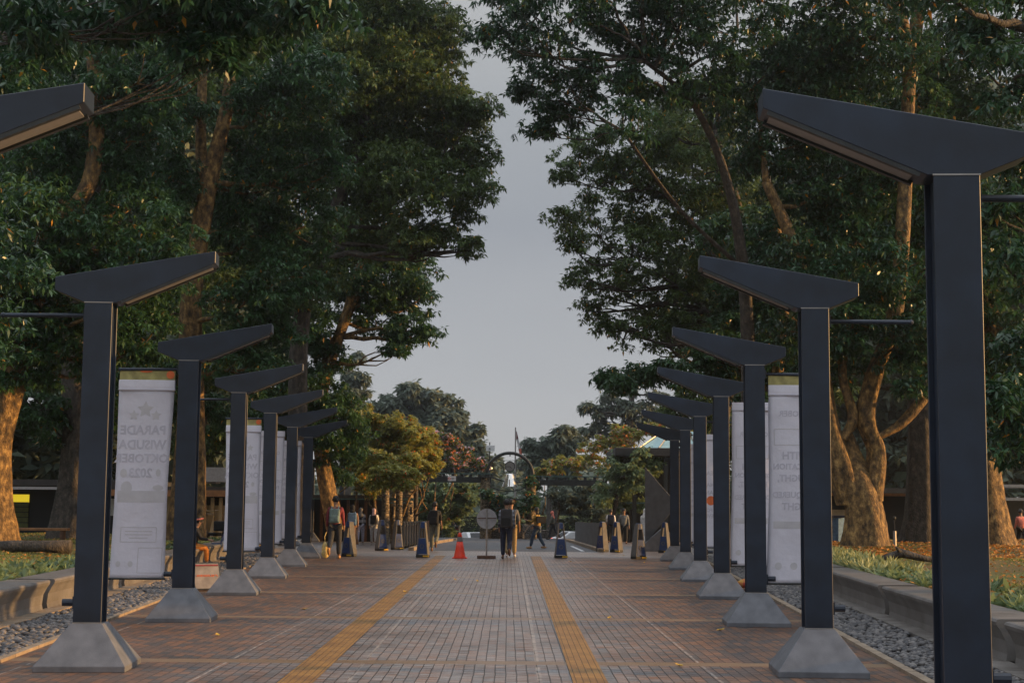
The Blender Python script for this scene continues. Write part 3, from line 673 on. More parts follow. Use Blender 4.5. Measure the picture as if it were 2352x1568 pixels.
        disc(-.22, .24, .05, .05); disc(.0, .24, .05, .05)
        pc('printed_frame', lambda q: ringbox(q, [(-.3, 1.9), (.3, 1.9), (.3, 2.12), (-.3, 2.12)], .012, 0))
        pc('print_band', lambda q: q.box((0, .001, .80), (wd * .8, .002, .10)))
    elif kind == 'disc':
        lines([('READY', .13, 0, 1.9), ('MAJU', .13, .0, 1.6), ('JANG', .13, .0, 1.4), ('FOR', .12, 0, .95), ('EVER', .12, 0, .8)], M['ink'])
        disc(.08, 1.2, .12, .12, M['orange'])
    return t
def LY(k): return 14.64 + 6.1 * (k - 1) + .43
def RY(k): return 14.64 + 6.1 * (k - 1) + .43
banner('largest left banner, between the first two full posts, mirrored PARADE WISUDA OKTOBER 2023 lettering', LY(2), -1, 1, 'parade', sway=-.6)
banner('left banner with yellow and orange header, crossed by the third full left lamp post', LY(4), -1, 1, 'parade', sway=.1)
banner('narrow visible white banner just behind the fourth full left lamp post', LY(5), -1, 0, 'right', sway=-.2)
banner('last white banner on the left, a sliver behind the fifth left lamp post', LY(6), -1, 0, 'right', sway=.1)
banner('large white banner with olive header partly behind the second right lamp post', RY(2), 1, 2, 'right', sway=-.6)
banner('large white banner without header that swings inward beside the third right lamp post', RY(3), 1, 0, 'right', sway=-.8)
banner('narrow right banner with an orange disc, seen between fourth and fifth right lamp posts', RY(5), 1, 0, 'disc', sway=-.1)
banner('thin sliver of white banner, farthest of the right row', RY(6), 1, 0, 'right', sway=.1)
# ------------------------------------------------------------------ benches
def bench(label, Y0, Y1, sx, group):
    xf = (lambda y: xl(y) + BL) if sx < 0 else (lambda y: xr(y) + BR)
    base = Vector((xf((Y0 + Y1) / 2), (Y0 + Y1) / 2, 0)); t = thing('bench', label, 'bench', base, 0, group)
    prof = [(.0, .05), (.015, .12), (.0, .26), (-.05, .36), (-.085, .41), (-.095, .445), (-.08, .47), (-.05, .475), (.5, .475), (.5, .05)]
    mb = MB(); vs = []; n = 12; m_ = len(prof)
    for i in range(n + 1):
        y = Y0 + (Y1 - Y0) * i / n; x = xf(y)
        for o, z in prof: vs.append((x + sx * o - base.x, y - base.y, z))
    fs = []
    for i in range(n):
        for k in range(m_):
            a = i * m_ + k; b = i * m_ + (k + 1) % m_; q = (a, b, b + m_, a + m_); fs.append(q if sx < 0 else q[::-1])
    e0 = tuple(range(m_)); e1 = tuple(range(n * m_, n * m_ + m_)); fs += [e0[::-1] if sx < 0 else e0, e1 if sx < 0 else e1[::-1]]
    mb.add(vs, fs); o = mb.build('seat_block', M['concrete2'], t)
    bm = bmesh.new(); bm.from_mesh(o.data); bmesh.ops.recalc_face_normals(bm, faces=bm.faces); bm.to_mesh(o.data); bm.free()
    p = MB(); xm = xf(Y0 + .1) - base.x
    for yy in (Y0 + .4, Y1 - .4): p.box((xf(yy) - base.x + sx * .25, yy - base.y, .025), (.4, .3, .05))
    p.build('footing', M['concrete'], t)
    return t
bl = ['long concrete bench cut by the left photo edge, nearest of the left row', 'concrete bench on the left starting behind the first full lamp post', 'concrete bench on the left below the large pale banner', 'concrete bench on the left where the figure with orange sleeves sits',
      'concrete bench far along the left row, behind the second banner']
for i, s_ in enumerate(bl): bench(s_, 16.6 + 6.05 * i, 16.6 + 6.05 * i + 5.76, -1, 'concrete benches along the left lawn')
brl = ['nearest concrete bench on the right, at the bottom right corner', 'second concrete bench on the right, cut across by the closest lamp post', 'third concrete bench on the right, below the big forked tree', 'fourth concrete bench on the right, mostly behind the large banners', 'farthest concrete bench on the right, behind the lamp posts']
for i, s_ in enumerate(brl): bench(s_, 9.05 + 6.85 * i, 9.05 + 6.85 * i + 6.52, 1, 'concrete benches along the right lawn')
# ------------------------------------------------------------------ street furniture
def ring(mb, c, r0, r1, y, n=20):
    vs = []; 
    for k in range(n):
        q = 2 * math.pi * k / n
        for r_ in (r0, r1):
            for yy in (y, y + .006): vs.append((c[0] + r_ * math.cos(q), yy, c[1] + r_ * math.sin(q)))
    fs = []
    for k in range(n):
        a = 4 * k; b = 4 * ((k + 1) % n); fs += [(a, a + 2, b + 2, b), (a + 1, b + 1, b + 3, a + 3), (a + 2, a + 3, b + 3, b + 2), (a, b, b + 1, a + 1)]
    mb.add(vs, fs)
def bollard(label, u, Y, rz, lit=0):
    p = gd(u, Y); t = thing('barrier_bollard', label, 'bollard', p, rz, 'navy and silver tapered barrier bollards')
    def wx(z): return .185 - (z - .08) * .110
    def wy(z): return .16 - (z - .08) * .06
    for s_ in (-1, 1):
        mb = MB(); z0, z1 = .08, 1.06
        vs = [(s_ * (wx(z) - d), y * wy(z), z) for z in (z0, z1) for d in (.03, 0) for y in (-1, 1)]
        fs = [(0, 1, 3, 2), (4, 6, 7, 5), (0, 2, 6, 4), (1, 5, 7, 3), (0, 4, 5, 1), (2, 3, 7, 6)]
        mb.add(vs, [f if s_ < 0 else f[::-1] for f in fs]); o = mb.build('side_frame', M['silver'], t, bevel=.010)
    mb = MB()
    def blk(z0, z1, k=1.0, e=.004):
        vs = [(x * (wx(z) - .027), y * (wy(z) - e) * k, z) for z in (z0, z1) for x, y in ((-1, -1), (1, -1), (1, 1), (-1, 1))]
        return vs, [(3, 2, 1, 0), (4, 5, 6, 7), (0, 1, 5, 4), (1, 2, 6, 5), (2, 3, 7, 6), (3, 0, 4, 7)]
    mb.add(*blk(.10, .58)); bd = mb.build('body', M['blue'], t, bevel=.012)
    q = MB(); q.add(*blk(.89, 1.08)); q.build('cap', M['blue'], t, bevel=.02)
    e = MB(); ring(e, (0, .34), .045, .062, -.151, 20)
    for k in range(8): e.ell((.075 * math.cos(k * .785), -.147, .34 + .075 * math.sin(k * .785)), (.007, .005, .007), 6, 4)
    e.build('emblem', M['silver'], bd)
    f = MB(); f.box((0, 0, .04), (.38, .30, .08)); f.build('foot', M['rubber'], t, bevel=.015)
    y_ = MB(); y_.box((.12, -.155, .045), (.17, .02, .045)); y_.build('reflector', mat_y, t)
    return t
mat_y = mat('yellow_reflector', (.65, .38, .03), .4)
for a in ((975, 46.9, -.15, 'bollard left of the orange cone, nearest the man in the black tee'),
          (1289, 47.3, .06, 'bollard alone on the right of the road mouth, nearest the walk centre'),
          (1466, 47.0, .5, 'turned bollard right of the walk with a bright foot reflector, largest on the right'),
          (807, 47.2, -.6, 'turned bollard just right of the man in the maroon hoodie, silver side showing'),
          (880, 54.5, .5, 'bollard in front of the stone pillars, second from the left'),
          (916, 56.5, .55, 'narrow-looking bollard touching the left barrier end'),
          (1384, 56, -.75, 'bollard at the near end of the right barrier'),
          (1416, 55, -.6, 'bollard in front of the man in the open grey jacket'),
          (1526, 54.5, -.5, 'bollard on the far right with a sunlit side, beside the angular sculpture')):
    bollard(a[3], a[0], a[1], a[2])
def barrier(label, A, B_, n):
    t = thing('road_barrier', label, 'barrier', (A[0], A[1], zg(A[1])), 0, 'grey panelled barriers beside the road mouth')
    d = Vector((B_[0] - A[0], B_[1] - A[1], 0)); L_ = d.length; an = math.atan2(d.y, d.x); d.normalize()
    for i in range(n):
        c = d * (L_ * (i + .5) / n); z0 = zg(A[1] + c.y) - zg(A[1])
        p = MB(); Mx = Matrix.Rotation(an + .16, 3, 'Z'); c2 = Vector((c.x, c.y, z0 + .53))
        p.box(c2, (L_ / n * .86, .05, .92), Mx); p.build('panel', M['slate'], t, bevel=.008)
        q = MB(); q.box(Vector((c.x, c.y, z0 + 1.005)), (L_ / n * .5, .08, .03), Mx); q.build('clip', M['silver'], t)
    r_ = MB(); e = Vector((B_[0] - A[0], B_[1] - A[1], zg(B_[1]) - zg(A[1])))
    r_.tube([(0, 0, .11), e + Vector((0, 0, .11))], .03, 8); r_.tube([(0, 0, .88), e + Vector((0, 0, .88))], .025, 8)
    for i in range(n + 1): c = e * (i / n); r_.box(c + Vector((0, 0, .05)), (.12, .12, .1))
    r_.build('rail', M['darksteel'], t)
barrier('dark panelled barrier left of the road mouth, beside the man in the black tee', (-4.0, 58.2), (-3.55, 71), 12)
barrier('dark panelled barrier on the right of the road mouth, lined by fallen leaves', (3.55, 58.2), (3.35, 74), 12)
# cone
p = gd(1059, 46.4); t = thing('traffic_cone', 'bright orange traffic cone with a silver collar in the middle of the walk', 'traffic cone', p)
c = MB(); c.lathe([(.19, .03), (.175, .06), (.125, .30), (.092, .5)], 24); c.lathe([(.068, .64), (.052, .72), (.046, .76), (.03, .765)], 24); c.build('body', M['cone'], t, smooth=True)
c = MB(); c.lathe([(.094, .5), (.092, .505), (.07, .635), (.066, .64)], 24); c.build('collar', M['silver'], t, smooth=True)
c = MB(); c.box((0, 0, .018), (.44, .44, .036)); c.build('foot', M['cone'], t, bevel=.012)
# round sign seen from behind
p = gd(1120, 46.3); t = thing('round_sign', 'back of a round metal sign on a thin pole with a flat dark foot', 'sign', p)
Rm = Matrix.Rotation(R(90), 3, 'X')
c = MB(); c.lathe([(.30, -.006), (.305, 0), (.30, .006)], 40, (0, .04, 1.19), M=Rm); c.lathe([(.29, -.001), (.3, -.012), (.306, -.012), (.306, .001)], 40, (0, .03, 1.19), M=Rm); c.build('disc', M['signgrey'], t)
c = MB(); c.box((0, .02, 1.21), (.57, .016, .024)); c.build('crossbar', M['rust'], t)
c = MB(); c.tube([(0, 0, .08), (0, 0, 1.47)], .026, 10); c.build('pole', M['galv'], t)
c = MB(); c.box((0, 0, .045), (.56, .34, .09)); c.build('foot', M['rust'], t, bevel=.01)
# angular sculpture
p = gd(1500, 57); t = thing('sculpture', 'tall angular grey plate sculpture with a triangular base beside the right lamps', 'sculpture', p)
k = ppm(57)
def sp2(pts, name, th, dy, mt):
    c = MB(); q = [((u - 1500) / k, (1160 - v) / k + 1.6 - zg(57)) for u, v in pts]; q = [(x, max(z, 0)) for x, z in q]
    ar = sum(q[i][0] * q[(i + 1) % len(q)][1] - q[(i + 1) % len(q)][0] * q[i][1] for i in range(len(q)))
    if ar < 0: q = q[::-1]
    c.prism(q, dy, dy + th); c.build(name, mt, t, bevel=.01, seg=1)
sp2([(1482, 1071), (1540, 1137), (1540, 1175), (1482, 1244)], 'blade', .18, 0, M['slate'])
sp2([(1524, 1206), (1458, 1262), (1575, 1262)], 'base', .5, -.25, M['lampbase'])
# ------------------------------------------------------------------ people
def skin_mesh(name, V, E, Rr, mt, parent, sub=1, root=0):
    me = bpy.data.meshes.new(name); me.from_pydata([tuple(v) for v in V], E, []); o = bpy.data.objects.new(name, me); link(o)
    md = o.modifiers.new('s', 'SKIN'); md.use_smooth_shade = True
    sk = me.skin_vertices[0].data
    for i, r_ in enumerate(Rr): sk[i].radius = (r_, r_) if not hasattr(r_, '__len__') else r_; sk[i].use_root = (i == root)
    if sub: o.modifiers.new('u', 'SUBSURF').levels = sub; o.modifiers['u'].render_levels = sub
    bpy.context.view_layer.update()
    m2 = bpy.data.meshes.new_from_object(o.evaluated_get(bpy.context.evaluated_depsgraph_get())); bpy.data.objects.remove(o)
    m2.materials.clear()
    for q in (mt if isinstance(mt, list) else [mt]): m2.materials.append(q)
    m2.polygons.foreach_set('use_smooth', [True] * len(m2.polygons)); m2.name = name
    o = bpy.data.objects.new(name, m2); link(o); o.parent = parent; return o
def person(label, u, Y, rz, h=1.7, thigh=(18, -14), knee=(6, 38), arm=(12, -12), elbow=(18, 18), abd=8, top=None, topl='long', bottom=None, shoe=None, hair='short', hijab=None, robe=None,
           pack=None, coat=False, group=None, zoff=0, seat=False, lean=3, name='person', loc=None):
    k = h / 1.75; p = Vector(loc) if loc else gd(u, Y)
    t = thing(name, label, 'person', p, rz, group)
    def rot(a, v): a = R(a); return Vector((v[0], v[1] * math.cos(a) - v[2] * math.sin(a), v[1] * math.sin(a) + v[2] * math.cos(a)))
    # forward = +Y ; rotation about X: positive angle swings a downward vector forward
    J = {}; J['pel'] = Vector((0, 0, .96))
    up = lambda z, y=0: J['pel'] + rot(-lean, (0, y, z))
    J['wst'] = up(.13); J['ch'] = up(.34); J['nk'] = up(.50); J['nk2'] = up(.56, .01); J['hd'] = up(.66, .03); J['hd2'] = up(.74, .02)
    for i, s_ in enumerate((-1, 1)):
        J['hip', i] = J['pel'] + Vector((s_ * .095, 0, -.05)); J['kn', i] = J['hip', i] + rot(thigh[i], (s_ * .01, 0, -.43))
        sh = thigh[i] - knee[i]; J['an', i] = J['kn', i] + rot(sh, (0, 0, -.41)); ft = -8 if knee[i] < 25 else -55
        if seat: ft = 0
        J['to', i] = J['an', i] + rot(ft if knee[i] >= 25 else 0, (s_ * .02, .17, -.045)); J['he', i] = J['an', i] + rot(ft if knee[i] >= 25 else 0, (0, -.06, -.045))
        J['shd', i] = up(.44) + Vector((s_ * .175, 0, 0)); J['el', i] = J['shd', i] + rot(arm[i], (s_ * math.sin(R(abd)) * .28, 0, -.28))
        J['wr', i] = J['el', i] + rot(arm[i] + elbow[i], (s_ * .02, 0, -.25)); J['pm', i] = J['wr', i] + rot(arm[i] + elbow[i], (0, .0, -.085))
    if not seat:
        lo = min(J['he', i].z for i in (0, 1)); lo = min(lo, min(J['to', i].z for i in (0, 1))); dz = .035 - lo
    else: dz = 0
    for q in J: J[q] = (J[q] + Vector((0, 0, dz))) * k
    # body
    V, E, Rr = [], [], []
    def ad(q, r_, pr=None):
        V.append(q); Rr.append((r_ * k, r_ * k) if not hasattr(r_, '__len__') else (r_[0] * k, r_[1] * k)); i = len(V) - 1
        if pr is not None: E.append((pr, i))
        return i
    a = ad(J['pel'], .13); b = ad(J['wst'], .12, a); c_ = ad(J['ch'], .145, b); n_ = ad(J['nk'], .065, c_); n2 = ad(J['nk2'], .052, n_); h1 = ad(J['hd'], .085, n2); h2 = ad(J['hd2'], .075, h1)
    for i in (0, 1):
        s_ = (-1, 1)[i]
        x = ad(J['hip', i], .088, a); x = ad(J['kn', i], .055, x); x = ad(J['an', i], .038, x); ad(J['to', i], .03, x)
        x = ad(J['shd', i], .052, c_); x = ad(J['el', i], .038, x); x = ad(J['wr', i], .025, x); pm = ad(J['pm', i], (.034, .018), x)
        dd = (J['pm', i] - J['wr', i]).normalized(); fw = Vector((0, 1, 0)); fw = (fw - dd * fw.dot(dd)).normalized(); inn = Vector((-s_, 0, 0))
        for m_, ln in zip((-.024, -.008, .008, .024), (.058, .072, .07, .06)):
            f1 = J['pm', i] + (dd * ln * .5 + fw * m_ + inn * .004) * k; f2 = f1 + (dd * ln * .45 + inn * .018) * k; y_ = ad(f1, .009, pm); ad(f2, .007, y_)
        th = J['wr', i] + (dd * .04 + fw * .042) * k; y_ = ad(th, .011, pm); ad(th + (dd * .035 + inn * .012) * k, .009, y_)
    body = skin_mesh('body', V, E, Rr, M['skin'], t, 1)
    # nose + ears + eyes
    fc = MB(); hc = (J['hd'] + J['hd2']) / 2; fwd = Vector((0, 1, 0))
    fc.ell(hc + Vector((0, .088, -.012)) * k, (.012 * k, .02 * k, .022 * k), 8, 6)
    for s_ in (-1, 1): fc.ell(hc + Vector((s_ * .082, 0, -.01)) * k, (.012 * k, .02 * k, .03 * k), 8, 6)
    fc.ell(hc + Vector((0, .078, -.055)) * k, (.024 * k, .01 * k, .006 * k), 8, 4)
    fc.build('face', M['skin'], body, smooth=True)
    ey = MB()
    for s_ in (-1, 1): ey.ell(hc + Vector((s_ * .032, .079, .012)) * k, (.012 * k, .008 * k, .007 * k), 8, 5)
    ey.build('eyes', M['hair'], body)
    # trousers
    if bottom:
        V, E, Rr = [], [], []; a = ad(J['pel'] + Vector((0, 0, .03)) * k, .135); 
        for i in (0, 1):
            x = ad(J['hip', i], .115, a); mid = J['hip', i].lerp(J['kn', i], .5); x = ad(mid, .102, x); x = ad(J['kn', i], .084, x)
            mid = J['kn', i].lerp(J['an', i], .5); x = ad(mid, .075, x); ad(J['kn', i].lerp(J['an', i], .93), .064, x)
        skin_mesh('trousers', V, E, Rr, bottom, t, 1)
    if top:
        V, E, Rr = [], [], []
        lowz = -.07 if not coat else -.20
        a = ad(J['pel'] + Vector((0, 0, lowz)) * k, .16 if not coat else .185); b = ad(J['wst'], .155, a); c_ = ad(J['ch'], .18, b); ad(J['nk'] + Vector((0, 0, -.02)) * k, .075, c_)
        for i in (0, 1):
            x = ad(J['shd', i], .082, c_); x = ad(J['shd', i].lerp(J['el', i], .6), .070, x)
            if topl == 'long':
                x = ad(J['el', i], .052, x); ad(J['el', i].lerp(J['wr', i], .88), .04, x)
            elif topl == 'elbow': ad(J['el', i].lerp(J['wr', i], .15), .052, x)
        skin_mesh('shirt', V, E, Rr, top, t, 1)
    if robe:
        rb = MB(); z1 = J['ch'].z; z0, rm = robe[1], robe[0]
        prof = [(.30, z0), (.27, z0 + .25), (.21, J['pel'].z), (.165, J['wst'].z), (.18, J['ch'].z), (.12, J['nk'].z - .02)]
        rb.lathe([(r_ * k * robe[2] if i < 2 else r_ * k, z) for i, (r_, z) in enumerate(prof)], 20, (0, 0, 0), sy=.75); rb.build('robe', rm, t, smooth=True)
    for i in (0, 1):
        sh = MB()
        A, B_ = J['he', i], J['to', i]; c = (A + B_) / 2 + Vector((0, 0, .012)) * k; d = (B_ - A); rx = math.atan2(d.z, d.y)
        sh.ell(c, (.045 * k, d.length * .62, .045 * k), 12, 8, Matrix.Rotation(rx, 3, 'X'))
        sh.build('shoe', shoe or M['hair'], t, smooth=True)
    if hijab:
        hj = MB(); hj.ell(hc + Vector((0, -.01, .005)) * k, (.105 * k, .115 * k, .135 * k), 16, 12)
        hj.lathe([(.19 * k, J['shd', 0].z - .10 * k), (.175 * k, J['shd', 0].z), (.10 * k, J['nk2'].z), (.085 * k, J['hd'].z)], 18, (0, J['nk'].y * .8 - .01, 0), sy=.72)
        hj.build('headscarf', hijab, t, smooth=True)
    elif hair:
        hr = MB(); rgx = random.Random(hash(label) % 999)
        hr.ell(hc + Vector((0, -.022, .035)) * k, (.095 * k, .1 * k, .1 * k), 16, 10)
        for _ in range(26):
            q = rgx.uniform(0, 6.28); z = rgx.uniform(-.02, .11); r_ = .085 * math.sqrt(max(.05, 1 - (z / .13) ** 2)); y_ = r_ * math.sin(q) - .02
            if y_ > .03 and z < .05: continue
            hr.ell(hc + Vector((r_ * math.cos(q), y_, z)) * k, (.028 * k, .028 * k, .03 * k), 6, 5)
        if hair == 'long': hr.ell(hc + Vector((0, -.065, -.11)) * k, (.085 * k, .05 * k, .17 * k), 12, 10)
        hr.build('hair', M['hair'], t, smooth=True)
    if pack:
        pm_, ws, hs_, pk2 = pack
        b_ = thing('backpack', None, None, (0, 0, 0)); b_.parent = t
        bpy.data.objects.remove(b_)
        c = (J['ch'] * .6 + J['wst'] * .4) + Vector((0, -.20, .0)) * k
        q = MB(); q.box(c, (ws, .17, hs_)); bo = q.build('backpack', pm_, t, bevel=.05, seg=3)
        q = MB(); q.box(c + Vector((0, -.09, -hs_ * .18)), (ws * .8, .06, hs_ * .42)); q.build('front_pocket', pk2, bo, bevel=.02)
        q = MB()
        for s_ in (-1, 1):
            xx = s_ * ws * .33; q.tube([c + Vector((xx, .05, hs_ * .45)), Vector((s_ * .10, -.03, J['shd', 0].z + .085)), Vector((s_ * .12, .12, J['shd', 0].z + .0)), Vector((s_ * .13, .15, J['ch'].z)), c + Vector((xx * 1.2, .08, -hs_ * .3))], .02, 6)
        q.build('strap', pk2, bo, smooth=True)
    t['_'] = 0; del t['_']
    return t, J, k
CM = {}
for n_, c_ in dict(maroon=(.20, .03, .04), teal=(.17, .25, .24), darkjean=(.035, .038, .045), black=(.008, .008, .009), blackcloth=(.012, .012, .013), jean=(.05, .075, .12), mustard=(.34, .2, .04),
                   grey=(.13, .13, .14), khaki=(.35, .26, .13), white=(.78, .76, .74), lilac=(.46, .45, .58), palegrey=(.6, .58, .57), navy=(.015, .02, .045), bluepack=(.10, .19, .32), brown=(.22, .12, .07),
                   coral=(.7, .2, .14), pinkgrey=(.62, .42, .43), tan=(.45, .24, .10), brownshoe=(.12, .06, .035), greyjacket=(.17, .175, .17), olive=(.13, .13, .10), blue=(.05, .14, .30), orange=(.6, .2, .03)).items():
    CM[n_] = mat(n_ + '_cloth', c_, .85, 14, .3, .2, 50)
CM['check'] = check_mat('checked_shirt', (.03, .03, .04), (.55, .53, .55), 9)
CM['plaid'] = check_mat('plaid_shirt', (.035, .042, .06), (.36, .39, .46), 16, .62)
PG = 'people walking near the gate'
person('man in a maroon hoodie with a grey-green backpack, walking past the left lamps', 774, 45.2, .0, 1.80, thigh=(-20, 10), knee=(36, 4), arm=(-6, 10), top=CM['maroon'], bottom=CM['darkjean'], shoe=CM['tan'], pack=(CM['teal'], .30, .42, CM['teal']), group=PG)
pa_ = gd(752, 45.0)
pl = MB(); pl.ell((0, 0, .24), (.10, .06, .22), 12, 8); pl.ell((.01, -.01, .12), (.12, .07, .14), 12, 8); pl.tube([(0, 0, .44), (-.02, 0, .6), (.03, 0, .74)], .012, 6)
o = pl.build('plastic_bag', mat('bag_plastic', (.75, .55, .2), .5, 8, .35, .3, 30), smooth=True); o.location = pa_ + Vector((0, 0, .04)); tag(o, 'thin yellowish plastic bag hanging from the hand of the man in the maroon hoodie', 'plastic bag')
person('woman in a black headscarf and brown patterned coat with a pale blue backpack', 813, 56.5, 0.05, 1.58, thigh=(8, -8), knee=(4, 12), top=CM['brown'], coat=True, bottom=CM['brown'], hijab=CM['blackcloth'], pack=(CM['bluepack'], .32, .46, CM['bluepack']), group=PG, robe=(CM['brown'], .18, .9))
person('woman in a grey headscarf and black-and-white checked shirt with pale lilac trousers', 832, 66.5, 0, 1.55, thigh=(-8, 12), knee=(14, 4), top=CM['check'], coat=True, bottom=CM['lilac'], shoe=CM['palegrey'], hijab=CM['grey'], group=PG)
person('woman in a pink-grey headscarf and white tunic with a small black backpack', 862, 66.5, 0, 1.52, thigh=(10, -8), knee=(4, 12), top=CM['white'], coat=True, bottom=CM['palegrey'], shoe=CM['palegrey'], hijab=CM['pinkgrey'], pack=(CM['black'], .27, .38, CM['black']), group=PG)
person('man in a black t-shirt with a black backpack, stepping away beside the left barrier', 1001, 54.5, -.1, 1.70, thigh=(8, -12), knee=(3, 50), arm=(-8, 12), topl='elbow', top=CM['blackcloth'], bottom=CM['olive'], shoe=CM['brownshoe'], pack=(CM['black'], .32, .5, CM['blackcloth']), group=PG)
person('man in a dark plaid shirt with a large backpack, walking mid-walk beside the round sign', 1165, 46.0, -.05, 1.74, thigh=(8, -10), knee=(3, 48), arm=(10, -8), elbow=(20, 20), top=CM['plaid'], coat=True, bottom=CM['navy'], shoe=CM['brownshoe'], pack=(mat('worn_pack', (.035, .033, .036), .7, 6, .4), .34, .56, CM['blackcloth']), group=PG)
person('man in grey t-shirt and khaki trousers, mostly hidden behind the plaid-shirted man', 1175, 47.6, -.05, 1.76, thigh=(-5, 10), knee=(10, 3), arm=(-5, 6), abd=14, topl='elbow', top=CM['grey'], bottom=CM['khaki'], shoe=CM['palegrey'], group=PG)
person('woman in a mustard top and tight jeans, seen side on with a shoulder bag', 1236, 60, R(70), 1.62, thigh=(26, -10), knee=(14, 22), arm=(30, 10), elbow=(80, 40), top=CM['mustard'], bottom=CM['jean'], shoe=CM['tan'], hair='long', group=PG)
q = MB(); q.box((0, 0, 0), (.36, .12, .26)); q.tube([(-.14, 0, .1), (-.06, 0, .42), (.04, 0, .42), (.14, 0, .1)], .012, 6); o = q.build('shoulder_bag', CM['black'], bevel=.02); o.location = at(1243, 1193, 59.75); o.rotation_euler.z = .3
tag(o, 'black shoulder bag at the hip of the woman in the mustard top', 'bag')
person('distant walker in a coral headscarf crossing the road to the left', 1271, 86, R(75), 1.58, thigh=(20, -22), knee=(8, 20), top=CM['olive'], bottom=CM['darkjean'], hijab=CM['coral'], group=PG)
person('man in a white t-shirt with a navy backpack, walking away on the right', 1403, 75, 0, 1.62, thigh=(6, -8), knee=(3, 22), topl='elbow', top=CM['white'], bottom=CM['blackcloth'], pack=(CM['navy'], .32, .48, CM['black']), group=PG)
person('man in an open grey jacket walking towards the camera on the right', 1433, 73, R(180), 1.64, thigh=(10, -8), knee=(4, 14), arm=(4, -6), abd=12, top=CM['greyjacket'], coat=True, bottom=CM['blackcloth'], shoe=CM['brownshoe'], group=PG)
person('figure in a long white robe and headscarf, half hidden by the angular sculpture', 1481, 66, R(-30), 1.62, top=CM['palegrey'], bottom=CM['palegrey'], hijab=CM['white'], robe=(CM['palegrey'], .15, .95), group=PG)
# seated person on left bench between the second and third posts
yb = 38; xb = -7.8
seatp, J_, k_ = person('seated figure with orange legs and pink hair band on the left bench', 0, 0, R(-75), 1.45, thigh=(84, 80), knee=(80, 78), arm=(28, 30), elbow=(50, 50), lean=14, top=CM['blackcloth'], bottom=CM['orange'], hair='short', seat=True, loc=(xb, yb, -.22))
q = MB(); q.tube([J_['hd2'] + Vector((math.cos(a_) * .105, math.sin(a_) * .105 - .02, .03 + .02 * math.sin(a_))) for a_ in [i * math.pi / 8 for i in range(17)]], .022, 6); q.build('hair_band', CM['coral'], seatp)
q = MB(); q.box((0, 0, .012), (.34, .24, .02)); q.box((0, .15, .13), (.34, .015, .24), Matrix.Rotation(R(-18), 3, 'X')); o = q.build('laptop', M['blue'], bevel=.004); o.location = (xb + .62, yb - .12, .60); o.rotation_euler.z = R(-75) 
tag(o, 'open navy laptop held by the seated figure on the left bench', 'laptop')
person('tiny far person in an orange-brown top at the right edge of the photo', 2346, 62, R(10), 1.65, top=CM['coral'], bottom=CM['blackcloth'], loc=(at(2346, 1200, 62).x, 62, -.05), hair='short')
# motorcyclist
Yb = 98; pb = gd(1053, Yb); t = thing('motorcycle', 'dark motorcycle ridden away down the road, seen from behind', 'motorcycle', pb, 0)
for yy, nm in ((-.62, 'wheel'), (.66, 'wheel')):
    q = MB(); Rx = Matrix.Rotation(R(90), 3, 'Y'); q.lathe([(.2, -.05), (.29, -.055), (.31, 0), (.29, .055), (.2, .05)], 24, (0, yy, .31), M=Rx); q.build(nm, M['rubber'], t, smooth=True)
q = MB(); q.box((0, -.05, .62), (.24, 1.1, .30)); q.box((0, -.55, .80), (.2, .5, .14)); q.box((0, .45, .85), (.26, .3, .4)); q.build('body', CM['black'], t, bevel=.05, seg=3)
q = MB(); q.box((0, -.22, .84), (.26, .7, .09)); q.build('saddle', M['rubber'], t, bevel=.03)
q = MB(); q.tube([(-.36, .36, 1.04), (-.1, .44, 1.0), (.1, .44, 1.0), (.36, .36, 1.04)], .018, 8); q.build('handlebar', M['darksteel'], t)
for s_ in (-1, 1): q = MB(); q.tube([(s_ * .24, .40, 1.03), (s_ * .36, .42, 1.2)], .008, 6); q.ell((s_ * .40, .42, 1.22), (.07, .02, .05), 10, 6); q.build('mirror', CM['black'], t)
q = MB(); q.box((0, -.86, .72), (.16, .05, .08)); q.build('tail_light', CM['maroon'], t, bevel=.01)
pr, J_, k_ = person('rider in a dark jacket and white helmet on the motorcycle', 0, 0, 0, 1.7, thigh=(68, 68), knee=(82, 82), arm=(42, 42), elbow=(30, 30), abd=14, lean=8, seat=True, top=CM['blackcloth'], bottom=CM['jean'], hair=None, loc=pb + Vector((0, -.18, .0)))
q = MB(); q.ell(J_['hd2'] + Vector((0, 0, -.02)), (.13, .14, .14), 16, 12); q.build('helmet', M['white'], pr, smooth=True)
# parked / far cars beyond the crest
def car(label, u, Y, rz, col, zg_=None):
    p = gd(u, Y) - Vector((0, 0, .25)); t = thing('car', label, 'car', p, rz, 'cars down the road beyond the gate')
    b = MB(); W2 = .86
    side = [(-2.1, .35), (2.1, .35), (2.15, .62), (2.0, .82), (1.0, .92), (.45, 1.38), (-1.2, 1.42), (-1.9, 1.0), (-2.15, .92)]
    b.prism(side, -W2, W2, 'x'); b.build('body', col, t, bevel=.09, seg=3)
    g = MB(); g.add([(-.66, -1.95, 1.0), (.66, -1.95, 1.0), (.58, -1.32, 1.38), (-.58, -1.32, 1.38)], [(0, 1, 2, 3)]); g.build('rear_window', M['darkin'], t)
    for s_ in (-1, 1):
        q = MB(); q.box((s_ * .70, -2.13, .82), (.24, .08, .14)); q.build('tail_light', M['red_light'], t, bevel=.02)
        for yy in (-1.3, 1.3):
            q = MB(); q.lathe([(.01, -.09), (.3, -.1), (.32, 0), (.3, .1), (.01, .09)], 20, (s_ * .8, yy, .32), M=Matrix.Rotation(R(90), 3, 'Y')); q.build('wheel', M['rubber'], t)
    return t
car('white car with red tail lights seen beyond the road crest left of the sign pole', 1090, 121, .25, M['white'])
car('white car roof just showing beyond the road crest right of the sign pole', 1336, 117, -1.2, M['white'])
